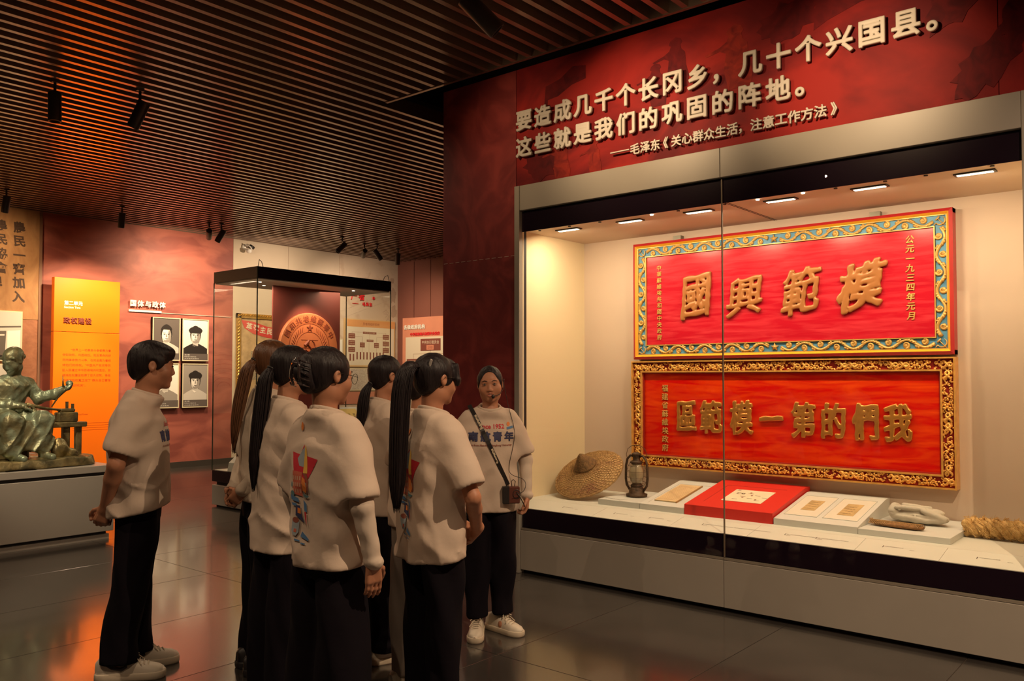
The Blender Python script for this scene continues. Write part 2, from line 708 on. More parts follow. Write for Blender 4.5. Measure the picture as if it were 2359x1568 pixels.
m_farred = mat('far_mural', (.24, .060, .045), .6, col2=(.40, .115, .080), nscale=1.5, dist=.9, detail=12, thresh=(.38, .60), stretch=(1, .8, 2.0))
m_beige = mat('beige_wall', (.60, .50, .38), .7, noise=.03, nscale=2)
m_beige_map = mat('beige_print', (.60, .49, .37), .7, col2=(.54, .42, .31), nscale=3, dist=1.0, thresh=(.52, .62))
m_maroon = mat('maroon_wall', (.21, .075, .055), .6, noise=.06, nscale=1)
m_orange = mat('orange_panel', (.95, .19, .004), .4, noise=.02, nscale=2)
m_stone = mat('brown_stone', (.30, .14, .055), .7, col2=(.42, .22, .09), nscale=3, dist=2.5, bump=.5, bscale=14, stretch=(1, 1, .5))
m_ink = mat('dark_ink', (.06, .028, .016), .6)
m_mar_ink = mat('maroon_ink', (.22, .03, .02), .5)
m_white = mat('white_print', (.8, .78, .72), .5)
m_redtxt = mat('red_letter', (.72, .02, .03), .45)
m_paper = mat('cream_paper', (.72, .62, .44), .8, noise=.05, nscale=12)
m_oldpaper = mat('old_paper', (.50, .34, .15), .85, noise=.22, nscale=14)
m_plinth = mat('plinth_grey', (.30, .27, .235), .4, noise=.03, nscale=2)
m_base = mat('skirting_dark', (.05, .042, .035), .4)

# ------------------------------------------------------------------ floor
fl = MB().box(-13.7, 3.2, -4.2, 12.5, -.08, -.004).build('floor', m_joint)
tag(fl, kind='structure')
slab_me = MB().box(-.498, .498, -.998, .998, -.02, 0, ch=.0008).mesh('floor_slab')
slab_me.materials.append(m_floor)
for i in range(17):
    for j in range(8):
        o = link('floor_slab', slab_me, None, fl, loc=(-13.6 + i, -3.44 + 2 * j, 0))

# ------------------------------------------------------------------ ceiling of hanging slats
ce = MB().box(-13.7, 3.2, -4.2, 12.5, 4.6, 4.7).build('ceiling', m_void)
tag(ce, kind='structure')
s1 = MB().box(-.022, .022, -3.9, 5.045, 4.02, 4.15).mesh('slat')
s2 = MB().box(-.022, .022, -3.9, 12.34, 4.02, 4.15).mesh('slat')
for me in (s1, s2):
    me.materials.append(m_slat)
x = -13.52
while x < 2.9:
    link('slat', s2 if x < -5.78 else s1, None, ce, loc=(x, 0, 0))
    x += .15
MB().box(-5.75, 2.9, 5.045, 5.075, 4.015, 4.16).build('slat_border', m_slat, ce)
MB().box(-5.80, -5.785, 5.08, 12.3, 4.16, 4.5).box(-5.7, 2.9, 5.05, 5.07, 4.16, 4.5).build('void_screen', m_void, ce)
for yy in (-2.4, -.4, 1.6, 3.6, 6.6, 8.6, 10.6):
    MB().box(-13.6, -5.8 if yy > 5 else 2.9, yy - .02, yy + .02, 4.152, 4.19).build('slat_carrier', m_black, ce)

# ------------------------------------------------------------------ room walls
wf = MB().box(-13.85, -13.65, -4.2, 5.0, 0, 4.6).box(-13.85, -13.651, 5.0, 12.5, 0, 4.6).build('wall_far', m_farred)
tag(wf, kind='structure')
MB().box(-13.65, -13.648, -4.0, 5.11, 0, 4.1).build('panel', mat('far_dark', (.24, .10, .05), .6), wf)
MB().box(-13.65, -13.645, 8.385, 9.555, 0, 4.05).build('panel', m_beige, wf)
MB().box(-13.65, -13.645, 9.56, 10.775, 0, 4.05).build('panel', m_beige, wf)
MB().box(-13.65, -13.645, 10.78, 12.36, 0, 4.05).build('panel', m_beige_map, wf)
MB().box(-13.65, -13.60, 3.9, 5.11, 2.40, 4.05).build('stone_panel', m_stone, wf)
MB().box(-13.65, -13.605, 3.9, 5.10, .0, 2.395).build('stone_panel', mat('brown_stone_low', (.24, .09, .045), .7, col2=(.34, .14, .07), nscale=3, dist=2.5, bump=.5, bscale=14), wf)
for yy in (5.135,):
    MB().box(-13.65, -13.59, 5.10, 5.14, 0, 4.04).build('trim_1', mat('trim_brown', (.20, .10, .06), .6), wf)
bs = MB().box(-13.65, -13.63, -4.0, 12.34, 0, .10).build('baseboard_far', m_base)
tag(bs, kind='structure')
wb = MB().box(-13.65, 3.2, 12.36, 12.5, 0, 4.6).build('wall_back', m_maroon)
tag(wb, kind='structure')
for i, (a, b) in enumerate(((-13.35, -13.12), (-13.10, -12.62), (-12.60, -12.2), (-12.18, -11.3))):
    MB().box(a, b, 12.34 + .004 * (i % 2), 12.36, .05, 4.0).build('panel', m_maroon, wb)
tag(MB().box(-13.85, 3.2, -4.2, -4.0, 0, 4.6).build('wall_near', mat('near_wall', (.22, .12, .08), .7)), kind='structure')
tag(MB().box(3.0, 3.2, -4.2, 12.5, 0, 4.6).build('wall_right', mat('near_wall', (.22, .12, .08), .7)), kind='structure')

# slogan wall with the opening for the long case
ws = MB()
ws.box(-5.12, -4.31, 5.175, 5.30, 0, 4.0).box(-4.31, 2.95, 5.175, 5.30, 3.06, 4.0).box(-.775, 2.95, 5.175, 5.30, 0, 3.06)
wso = ws.build('wall_front', m_dark)
tag(wso, kind='structure')
MB().box(-5.12, -4.302, 5.16, 5.175, .0, 4.0).build('panel', m_mural_side, wso)
MB().box(-4.298, -.9, 5.16, 5.175, 3.057, 4.0).build('panel', m_mural, wso)
MB().box(-.896, 2.9, 5.16, 5.175, 3.057, 4.0).build('panel', m_mural, wso)
MB().box(-.77, 2.9, 5.16, 5.175, 0, 3.053).build('panel', m_mural_side, wso)
MB().box(-5.12, -5.0, 5.30, 8.0, 0, 4.0).box(-5.0, 2.9, 7.9, 8.0, 0, 4.0).build('return_wall', m_mural_side, wso)
d = MB()
for i in range(12):
    d.box(-5.11 + i * .0685, -5.11 + i * .0685 + .045, 5.1585, 5.16, 2.505, 2.509)
d.build('dashed_line', mat('pale_line', (.5, .33, .28), .5), wso)


# flat mural print: dark marchers, flags and a bugler as shapes of their own colour
_bf = [0]


def blobfig(pts, m, dz=.0015):
    _bf[0] += 1
    dz = .0008 + .0003 * _bf[0]
    return MB().prism([(p[0], p[1]) for p in pts], 0, dz, FY(0, 5.16, 0)).build('mural_figure', m, wso)


def soldier(cx, cz, h, flip=1):
    s_ = h
    P = [(-.10, -.5), (-.16, -.2), (-.13, .05), (-.22, .10), (-.42, .06), (-.44, .09), (-.22, .16), (-.12, .22), (-.09, .30), (-.13, .33), (-.10, .40), (.0, .45), (.09, .41), (.12, .34), (.09, .30), (.10, .22), (.17, .14), (.19, -.1), (.24, -.3), (.22, -.5)]
    return [(cx + flip * a * s_ * 1.0, cz + b * s_ * .9) for a, b in P]


def ragged(cx, cz, wx, wz, seed, n=26, rot=0.0):
    r_ = random.Random(seed)
    out = []
    for i in range(n):
        q = 2 * PI * i / n
        k = 1 + r_.uniform(-.22, .22)
        a, b = math.cos(q) * wx * k, math.sin(q) * wz * k
        out.append((cx + a * math.cos(rot) - b * math.sin(rot), cz + a * math.sin(rot) + b * math.cos(rot)))
    return out


blobfig([(-4.02, 3.60), (-4.00, 3.80), (-3.86, 3.83), (-3.74, 3.90), (-3.62, 3.88), (-3.62, 3.78), (-3.75, 3.76), (-3.88, 3.70), (-3.98, 3.69), (-3.985, 3.60)], m_fig)
blobfig(soldier(-2.86, 3.72, .42, 1), m_fig)
blobfig(soldier(-3.02, 3.60, .36, 1), m_fig, .001)
blobfig(soldier(-2.42, 3.66, .50, 1), m_fig2, .0012)
blobfig(ragged(-2.05, 3.80, .20, .12, 3, rot=.3), m_fig)
blobfig([(-1.9, 3.68), (-1.88, 3.92), (-1.60, 3.97), (-1.38, 3.93), (-1.45, 3.86), (-1.36, 3.80), (-1.62, 3.78), (-1.82, 3.72)], m_fig)
blobfig(ragged(-4.05, 3.20, .16, .13, 8), m_fig, .001)
blobfig(soldier(-3.86, 3.22, .40, 1), m_fig2, .0012)
blobfig(soldier(-3.55, 3.18, .30, 1), m_fig2, .0011)
for i, (cx, cz) in enumerate(((-1.1, 3.65), (-.75, 3.5), (-.95, 3.25))):
    blobfig(ragged(cx, cz, .20, .11, 20 + i, rot=.8), m_fig, .001)
for (cx, cz, h, dz) in ():
    blobfig(soldier(cx, cz, h, 1), mat('mural_shadow', (.085, .012, .012), .55), dz)

# raised slogan lettering, each character standing off the wall
sl = empty('slogan_lettering', (-4.28, 5.14, 3.1), 0, 'large raised cream slogan lettering on the red wall above the glass case', 'lettering')


def slogan(body, size, pitch, x, z, half, fat, n):
    for i, ch in enumerate(body):
        xx, zz, em = x + (i + .5) * pitch, z, size
        if ch in '。，':
            xx, zz = xx - size * .30, z - size * .30
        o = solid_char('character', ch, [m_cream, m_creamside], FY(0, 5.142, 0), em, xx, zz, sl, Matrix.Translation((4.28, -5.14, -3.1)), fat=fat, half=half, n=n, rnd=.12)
        me = o.data
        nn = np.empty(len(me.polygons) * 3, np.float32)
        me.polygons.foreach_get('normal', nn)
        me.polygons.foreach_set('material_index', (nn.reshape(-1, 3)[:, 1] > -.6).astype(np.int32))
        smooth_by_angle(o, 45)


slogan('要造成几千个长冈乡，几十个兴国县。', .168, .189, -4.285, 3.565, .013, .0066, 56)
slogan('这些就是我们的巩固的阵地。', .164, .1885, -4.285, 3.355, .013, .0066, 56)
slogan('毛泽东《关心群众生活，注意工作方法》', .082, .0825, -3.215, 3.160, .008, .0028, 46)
MB().box(.905, 1.065, -.025, -.005, .057, .065).build('dash', m_cream, sl)

# ------------------------------------------------------------------ the long wall case
X0, X1, XS = -4.25, -.795, -2.527
wc = empty('wall_display_case', (0, 0, 0), 0, 'long glass-fronted display case built into the red slogan wall', 'display case')
for a, b in ((X0, XS - .002), (XS + .002, X1)):
    MB().box(a, b, 5.14, 5.19, 2.858, 3.055, ch=.002).build('header_panel', m_case, wc)
    MB().box(a, b, 5.15, 5.20, .03, .335, ch=.002).build('base_panel', m_case, wc)
    MB().box(a, b, 5.155, 5.20, .338, .352).build('base_rail', mat('rail_metal', (.22, .19, .15), .35), wc)
    MB().box(a, b, 5.165, 5.172, .355, 2.852).build('glass_pane', GLASS, wc)
    MB().box(a, b, 5.1735, 5.178, .356, .503).build('lower_band', m_band, wc)
    MB().box(a, b, 5.1735, 5.178, 2.69, 2.85).build('upper_band', m_band, wc)
MB().box(XS - .0035, XS + .0035, 5.162, 5.174, .355, 2.852).build('pane_joint', mat('joint_seal', (.16, .12, .08), .4), wc)
MB().box(-4.302, X0 - .001, 5.135, 5.20, 0, 3.055, ch=.003).build('side_trim', m_case, wc)
MB().box(X1 + .001, -.765, 5.135, 5.20, 0, 3.055, ch=.003).build('side_trim', m_case, wc)
MB().box(X0, X1, 5.21, 5.24, 0, .04).build('kick_plate', m_dark, wc)
MB().box(-4.386, -.94, 6.22, 6.26, .5, 2.76).build('back_lining', m_inner, wc)
m_sidelin = mat('side_lining', (.70, .58, .38), .75)
MB().box(-4.42, -4.386, 5.18, 6.22, .5, 2.76).box(-4.386, -4.25, 5.18, 5.19, .5, 2.735).build('side_lining', m_sidelin, wc)
MB().box(-.80, -.78, 5.18, 6.22, .5, 2.76).box(-.94, -.80, 6.2, 6.22, .5, 2.76).build('side_lining', m_sidelin, wc)
MB().box(-4.386, -.79, 5.18, 6.22, 2.735, 2.76).build('ceiling_lining', m_inner, wc)
MB().box(-4.386, -.79, 5.402, 6.22, .50, .545).build('deck', m_deck, wc)
# label rail in five lengths
rails = (-4.386, -3.60, -2.95, -2.38, -1.70, -1.24, -.795)
for i in range(6):
    a, b = rails[i] + .001, rails[i + 1] - .001
    MB().add([(a, 5.182, .36), (b, 5.182, .36), (b, 5.40, .36), (a, 5.40, .36), (a, 5.182, .506), (b, 5.182, .506), (b, 5.40, .545), (a, 5.40, .545)],
             [(3, 2, 1, 0), (4, 5, 6, 7), (0, 1, 5, 4), (1, 2, 6, 5), (2, 3, 7, 6), (3, 0, 4, 7)]).build('label_rail', m_deck, wc)
for lx in CASE_LAMPS:
    f = MB().box(lx - .11, lx + .11, 5.475, 5.545, 2.726, 2.734).build('lamp_frame', m_black, wc)
    MB().box(lx - .095, lx + .095, 5.492, 5.528, 2.7235, 2.726).build('lamp_tube', m_lamp, f)
for i, lx in enumerate((-4.25, -3.95, -3.66, -3.2, -2.98, -2.62, -2.38, -2.07, -1.86, -1.56, -1.33, -.98)):
    lit = i in (6, 7, 3)
    MB().lathe([(.012, 2.728), (.012, 2.7345)], 10, Matrix.Translation((lx, 5.40, 0))).build('ceiling_sensor', m_pin if lit else m_black, wc)
MB().box(-2.607, -2.601, 5.36, 6.215, 2.7335, 2.7352).box(-2.590, -2.584, 5.36, 6.215, 2.7335, 2.7352).build('ceiling_slot', m_dark, wc)
for lx in (-3.42, -1.855):
    MB().box(lx - .035, lx + .035, 6.17, 6.22, 2.655, 2.70).build('hanging_bracket', mat('bracket_grey', (.25, .23, .18), .4, .6), wc)
# printed captions on the label rail
ang = math.atan((.545 - .506) / .218)


def rail_text(x, lines, sz=.0115, yy=5.30):
    z = .506 + (yy - 5.182) * .179 + .0008
    F = FZ(x, yy, z, ang)
    MB().box(-.012, -.008, -.016, .014, 0, .0004, F).build('caption_mark', m_ink, wc)
    for i, (t, dx) in enumerate(lines):
        text('caption', t, m_ink, F, sz * (1 if i == 0 else .8), wc, x=dx, y=-i * .020 + .004, res=1)


rail_text(-3.93, [('苏区时期的斗笠', 0), ('复制品', .11)])
rail_text(-3.46, [('苏区时期使用的马灯', 0), ('复制品', .14)])
rail_text(-3.16, [('苏维埃政府工作报告', 0), ('复制品', .14)])
rail_text(-2.74, [('苏维埃中央政府授予长冈乡模范乡的奖状，第二次全国苏维埃代表大会表彰兴国县的模范工作', 0), ('复制品', 0)], .0115)
rail_text(-2.16, [('第一次全国工农兵代表大会代表证', 0), ('复制品', 0)], .0125)
rail_text(-1.96, [('第二次全国工农兵代表大会代表证', 0), ('复制品', 0)], .0125)
rail_text(-1.56, [('苏区干部使用的被毯', 0), ('复制品', .14)])
rail_text(-1.06, [('苏区群众编织的草绳', 0), ('复制品', .14)])


# ------------------------------------------------------------------ stands and plinth blocks on the deck
def wedge(name, a, b, zf, zb, m, label):
    y0, y1, y2 = 5.50, 6.10, 6.18
    pr_ = [(y0, .545), (y0, zf), (y1, zb), (y2, zb), (y2, .545)]
    e = empty(name, (a, y0, .545), 0, label, 'stand')
    mb = MB()
    vs = [(0, p[0] - y0, p[1] - .545) for p in pr_] + [(b - a, p[0] - y0, p[1] - .545) for p in pr_]
    fs = [(0, 1, 2, 3, 4), (9, 8, 7, 6, 5)] + [(i, 5 + i, 5 + (i + 1) % 5, (i + 1) % 5) for i in range(5)]
    mb.add(vs, fs)
    mb.build('body', m, e)
    al = math.atan((zb - zf) / (y1 - y0))
    return e, FZ(a, y0, zf, al), al, (y1 - y0) / math.cos(al)


def local(e, F):
    return Matrix.Translation(e.location).inverted() @ F


m_stand = mat('stand_white', (.60, .60, .56), .5)
m_standred = mat('stand_red', (.62, .022, .012), .5)
m_groove = mat('stand_groove', (.35, .33, .28), .6)
m_grred = mat('stand_groove_red', (.25, .012, .01), .6)
G1 = 'low white display blocks on the case deck'
o = MB().box(0, .372, 0, .60, 0, .044, ch=.0015).build('display_block', m_stand, None, loc=(-3.752, 5.50, .545))
tag(o, 'low flat white display block with the old oil lantern on it', 'plinth')
o = MB().box(0, .530, 0, .70, 0, .038, ch=.0015).build('display_block', m_stand, None, loc=(-1.781, 5.50, .545))
tag(o, 'low flat white display block carrying the folded cloth and woven pouch', 'plinth')
e1, F1, al, L_ = wedge('sloping_stand', -3.376, -3.006, .588, .700, m_stand, 'white sloping book stand with a yellowed booklet beside the lantern')
g = MB()
Fl = local(e1, F1)
for bx in ((.045, .33, L_ - .075, L_ - .072), (.045, .048, .05, L_ - .075)):
    g.box(*bx, 0, .0006, Fl)
g.build('groove', m_groove, e1)
e2, F2, al, L2_ = wedge('sloping_stand', -3.002, -2.340, .618, .732, m_standred, 'bright red sloping stand holding the printed certificate in the middle of the case')
g = MB()
Fl = local(e2, F2)
for bx in ((.10, .56, L2_ - .10, L2_ - .096), (.10, .104, .10, L2_ - .10)):
    g.box(*bx, 0, .0006, Fl)
g.build('groove', m_grred, e2)
e3, F3, al, L3_ = wedge('sloping_stand', -2.332, -1.783, .588, .700, m_stand, 'white sloping stand with two mounted slips of paper right of the red stand')
Fl = local(e3, F3)
for bx in (.03, .29):
    f = MB()
    f.box(bx, bx + .225, .10, .103, 0, .004, Fl).box(bx, bx + .225, .53, .533, 0, .004, Fl).box(bx, bx + .003, .10, .533, 0, .004, Fl).box(bx + .222, bx + .225, .10, .533, 0, .004, Fl)
    f.build('mount_frame', m_stand, e3)
    MB().box(bx + .003, bx + .222, .103, .53, 0, .0015, Fl).build('mount_board', mat('mount_cream', (.66, .60, .50), .7), e3)


def paper(name, F, x, y, w_, h_, z, m, label, th=.001, lines=None):
    e = empty(name, tuple((F @ Vector((x, y, z)))), 0, label, 'document')
    Fl_ = Matrix.Translation(e.location).inverted() @ F
    MB().box(x, x + w_, y, y + h_, z, z + th, Fl_).build('sheet', m, e)
    if lines:
        lines(Fl_, e, x, y, z + th + .0004)
    return e


def book_lines(F, e, x, y, z):
    g = MB()
    for i in range(9):
        g.box(x + .025 + i * .017, x + .0265 + i * .017, y + .04, y + .36, z, z + .0003, F)
    g.box(x + .015, x + .175, y + .36, y + .362, z, z + .0003, F).box(x + .015, x + .175, y + .03, y + .032, z, z + .0003, F)
    g.build('ruling', mat('faint_red', (.42, .20, .10), .7), e)
    for i in range(8):
        text('handwriting', '苏维埃工作', m_mar_ink, F, .012, e, x=x + .028 + i * .017, y=y + .33, z=z, res=1, width=.011) if i % 3 == 0 else None


b1 = empty('booklet', tuple(F1 @ Vector((.075, .09, .0))), 0, 'thin yellowed handwritten booklet lying on the white sloping stand', 'book')
Fl = Matrix.Translation(b1.location).inverted() @ F1
MB().box(.075, .262, .09, .50, .001, .010, Fl, ch=.001).build('pages', mat('booklet_pages', (.62, .45, .24), .8, noise=.1, nscale=10), b1)
MB().box(.258, .266, .085, .505, .0005, .0115, Fl).build('spine', mat('booklet_spine', (.36, .20, .07), .8), b1)
book_lines(Fl, b1, .075, .09, .0104)


def cert(F, e, x, y, z):
    text('title', '奖', m_ink, F, .03, e, x=x + .02, y=y + .25, z=z, res=1)
    text('title', '模范', m_ink, F, .034, e, x=x + .04, y=y + .18, z=z, res=1, offset=.001)
    g = MB()
    for i in range(7):
        g.box(x + .06 + i * .033, x + .10 + i * .033, y + .05 + (i * 37 % 5) * .035, y + .054 + (i * 37 % 5) * .035, z, z + .0003, F)
    g.build('writing', m_ink, e)
    g = MB()
    for i, (a, b) in enumerate(((.12, .10), (.17, .15), (.23, .07), (.14, .21))):
        g.lathe([(.009, 0), (.009, .0004)], 8, F @ Matrix.Translation((x + a, y + b, z)))
    g.build('seal', m_mar_ink, e)


paper('certificate', F2, .21, .16, .30, .27, .001, m_paper, 'cream printed certificate with seals lying on the red stand', .0015, cert)


def slip(F, e, x, y, z):
    for i in range(4):
        text('handwriting', '代表证书', m_ink, F, .014, e, x=x + .008, y=y + .04 + i * .045, z=z, res=1, width=.07)


paper('document_slip', F3, .10, .22, .095, .215, .002, m_oldpaper, 'small brown handwritten slip mounted on the left half of the white sloping stand', .001, slip)
paper('document_slip', F3, .355, .19, .105, .24, .002, m_oldpaper, 'larger brown handwritten slip mounted on the right half of the white sloping stand', .001, slip)

# ------------------------------------------------------------------ the two carved plaques
m_plred = mat('plaque_crimson', (.48, .008, .022), .24, col2=(.66, .045, .06), nscale=3.2, dist=.6, stretch=(1, 1, 9), thresh=(.42, .74), coat=.4)
m_plframe = mat('plaque_frame_red', (.42, .018, .022), .35)
m_yellow = mat('frame_yellow', (.78, .36, .02), .35)
m_blue = mat('band_blue', (.085, .26, .42), .5, noise=.2, nscale=9)
m_gold1 = mat('carved_gold', (.60, .36, .10), .38, .25, noise=.15, nscale=14)
m_goldch = mat('character_gold', (.56, .25, .05), .28, .6, noise=.10, nscale=7)
m_goldch1 = mat('character_bronze', (.40, .155, .045), .36, .15, noise=.10, nscale=7)
m_gold2 = mat('gilt_carving', (.80, .42, .10), .30, .4, noise=.2, nscale=20)
m_plred2 = mat('plaque_scarlet', (.56, .003, .001), .26, col2=(.76, .060, .003), nscale=2.6, dist=.9, stretch=(1, 1, 7), thresh=(.40, .74), coat=.15)
m_deepred = mat('carving_ground', (.30, .012, .008), .5)


def spiral(cx, cy, r0, turns, a0, sgn=1, n=12, tight=.18):
    out = []
    for i in range(n):
        t = i / (n - 1)
        r_ = r0 * (1 - (1 - tight) * t)
        a = a0 + sgn * t * turns * 2 * PI
        out.append((cx + r_ * math.cos(a), cy + r_ * math.sin(a), 0))
    return out


def taper(n, r0, r1):
    return [r0 + (r1 - r0) * i / (n - 1) for i in range(n)]


def vine_band(mb, x0, y0, x1, y1, w_, unit, r_, F):
    """running vine with curls and leaf lobes between two points"""
    L = math.hypot(x1 - x0, y1 - y0)
    a = math.atan2(y1 - y0, x1 - x0)
    M = F @ Matrix.Translation((x0, y0, 0)) @ Matrix.Rotation(a, 4, 'Z')
    n = max(2, round(L / unit))
    u = L / n
    A = w_ * .30
    z = .004
    pts = [(i / (n * 8) * L, A * math.sin(PI * i / 8), z) for i in range(n * 8 + 1)]
    mb.tube(pts, r_ * 1.15, 5, M, flat=.7)
    for i in range(n):
        s_ = 1 if i % 2 == 0 else -1
        cx, cy = (i + .55) * u, -s_ * A * .35
        sp = [(p[0], p[1], z) for p in spiral(cx, cy, w_ * .30, .95, PI * .5 * s_ + PI, -s_, 11)]
        mb.tube(sp, taper(11, r_ * 1.1, r_ * .7), 5, M, flat=.7)
        mb.lathe([(r_ * 1.2, z - .003), (r_ * 1.7, z), (r_ * .9, z + .004), (.0005, z + .005)], 7, M @ Matrix.Translation((sp[-1][0], sp[-1][1], 0)))
        for k, (dx, dy, q) in enumerate(((.16, .36, .5), (.32, .42, 1.0), (.86, .40, 2.1), (.98, .30, 2.6), (.05, .20, .2))):
            bx, by = (i + dx) * u, s_ * dy * w_ * .62
            l = w_ * .20
            ex, ey = bx + math.cos(q) * l, by + s_ * math.sin(q) * l * .6
            mb.tube([(bx - .5 * (ex - bx), by - .5 * (ey - by), z), ((bx + ex) / 2, (by + ey) / 2, z + .002), (ex, ey, z - .001)], [r_ * .8, r_ * 1.3, r_ * .3], 5, M, flat=.7)


def rect_ring(mb, x0, x1, z0, z1, w_, y0, y1, mi=0):
    """flat rectangular frame ring, y0..y1 in depth (world axes)"""
    mb.box(x0, x1, y0, y1, z1 - w_, z1, mi=mi).box(x0, x1, y0, y1, z0, z0 + w_, mi=mi)
    mb.box(x0, x0 + w_, y0, y1, z0 + w_, z1 - w_, mi=mi).box(x1 - w_, x1, y0, y1, z0 + w_, z1 - w_, mi=mi)


def bevel_ring(mb, x0, x1, z0, z1, w_, ya, yb):
    """moulding whose face goes from ya at the outer edge to yb at the inner edge"""
    o = [(x0, ya, z0), (x1, ya, z0), (x1, ya, z1), (x0, ya, z1)]
    i = [(x0 + w_, yb, z0 + w_), (x1 - w_, yb, z0 + w_), (x1 - w_, yb, z1 - w_), (x0 + w_, yb, z1 - w_)]
    mb.add(o + i, [(0, 1, 5, 4), (1, 2, 6, 5), (2, 3, 7, 6), (3, 0, 4, 7)])


def star_poly(r_, k=.4, n=5, rot=PI / 2):
    return [((r_ if i % 2 == 0 else r_ * k) * math.cos(rot + i * PI / n), (r_ if i % 2 == 0 else r_ * k) * math.sin(rot + i * PI / n)) for i in range(2 * n)]


def hammer_sickle(mb, x, y, s_, F, z=.006):
    M = F @ Matrix.Translation((x, y, 0))
    arc = [(s_ * .42 * math.cos(a), s_ * .42 * math.sin(a) + .02 * s_, z) for a in [R(-150 + i * 24) for i in range(10)]]
    mb.tube(arc, [s_ * k for k in (.05, .06, .075, .09, .09, .085, .075, .06, .04, .015)], 5, M, flat=.6)
    mb.tube([arc[0], (-s_ * .55, -s_ * .42, z)], s_ * .06, 5, M, flat=.6)
    mb.tube([(s_ * .38, -s_ * .45, z + .001), (-s_ * .22, s_ * .2, z + .001)], s_ * .055, 5, M, flat=.6)
    mb.tube([(-s_ * .40, s_ * .06, z + .001), (-s_ * .08, s_ * .38, z + .001)], s_ * .10, 5, M, flat=.6)


# upper plaque
px0, px1, pz0, pz1 = -3.815, -1.35, 1.685, 2.66
c1 = ((px0 + px1) / 2, 6.215, pz0)
pq = empty('carved_plaque', c1, 0, 'crimson carved wooden plaque with blue and gold scrollwork border, upper of the two plaques', 'plaque')
INV = Matrix.Translation((-c1[0], -c1[1], -c1[2]))


def pbuild(mb, name, m, parent, inv, smooth=False):
    me = mb.mesh(name)
    me.transform(inv)
    return link(name, me, m, parent, smooth)


mb = MB()
mb.box(px0, px1, 6.13, 6.215, pz0, pz0 + .03).box(px0, px1, 6.13, 6.215, pz1 - .03, pz1).box(px0, px0 + .03, 6.13, 6.215, pz0, pz1).box(px1 - .03, px1, 6.13, 6.215, pz0, pz1)
bevel_ring(mb, px0, px1, pz0, pz1, .022, 6.13, 6.118)
pbuild(mb, 'frame', m_plframe, pq, INV)
mb = MB()
bevel_ring(mb, px0 + .022, px1 - .022, pz0 + .022, pz1 - .022, .016, 6.118, 6.140)
pbuild(mb, 'yellow_moulding', m_yellow, pq, INV)
mb = MB()
rect_ring(mb, px0 + .036, px1 - .036, pz0 + .036, pz1 - .036, .085, 6.150, 6.20)
pbuild(mb, 'border_ground', m_blue, pq, INV)
mb = MB()
rect_ring(mb, px0 + .037, px1 - .037, pz0 + .037, pz1 - .037, .006, 6.138, 6.16)
rect_ring(mb, px0 + .112, px1 - .112, pz0 + .112, pz1 - .112, .007, 6.136, 6.16)
pbuild(mb, 'gold_edging', m_gold1, pq, INV)
MBf = MB().box(px0 + .11, px1 - .11, 6.150, 6.20, pz0 + .11, pz1 - .11)
pbuild(MBf, 'field', m_plred, pq, INV)
mb = MB()
F = FY(0, 6.150, 0)
bx0, bx1, bz0, bz1 = px0 + .078, px1 - .078, pz0 + .078, pz1 - .078
xm_ = (bx0 + bx1) / 2
for z_ in (bz0, bz1):
    vine_band(mb, bx0 + .045, z_, xm_ - .05, z_, .088, .120, .0105, F)
    vine_band(mb, bx1 - .045, z_, xm_ + .05, z_, .088, .120, .0105, F)
    mb.prism(star_poly(.032), .0, .012, F @ Matrix.Translation((xm_, z_, 0)))
for x_ in (bx0, bx1):
    vine_band(mb, x_, bz0 + .045, x_, bz1 - .045, .088, .120, .0105, F)
    for z_ in (bz0, bz1):
        hammer_sickle(mb, x_, z_, .072, F, .008)
pbuild(mb, 'scrollwork', m_gold1, pq, INV, True)


def pchars(body, xs, z, em, F, par, inv, m, fat, half, n=64, **kw):
    for ch, x_ in zip(body, xs):
        solid_char('character', ch, m, F, em, x_, z, par, inv, fat=fat, half=half, n=n, **kw)


Fp = FY(0, 6.151, 0)
pchars('國', [-3.232], 2.185, .375, Fp, pq, INV, m_goldch1, .0105, .014, 64, rnd=.5, wob=.5, shear=.10, sx=.74, ysh=.14)
pchars('興', [-2.815], 2.160, .315, Fp, pq, INV, m_goldch1, .0085, .014, 64, rnd=.5, wob=.5, shear=.12, sx=.98, ysh=.16)
pchars('範', [-2.375], 2.175, .35, Fp, pq, INV, m_goldch1, .0095, .014, 64, rnd=.5, wob=.5, shear=.14, sx=.84, ysh=.2)
pchars('模', [-1.945], 2.180, .34, Fp, pq, INV, m_goldch1, .0135, .014, 64, rnd=.5, wob=.5, shear=.18, sx=.95, ysh=.2)
Fs = FY(0, 6.1505, 0)
for i, ch in enumerate('公元一九三四年元月'):
    pchars(ch, [-1.62], 2.475 - i * .0655, .058, Fs, pq, INV, m_gold1, .0018, .004, 32, rnd=.3, shear=.12)
for i, ch in enumerate('中華蘇維埃共和國中央政府'):
    pchars(ch, [-3.575], 2.445 - i * .0525, .045, Fs, pq, INV, m_gold1, .0009, .004, 34, rnd=.3, shear=.08)

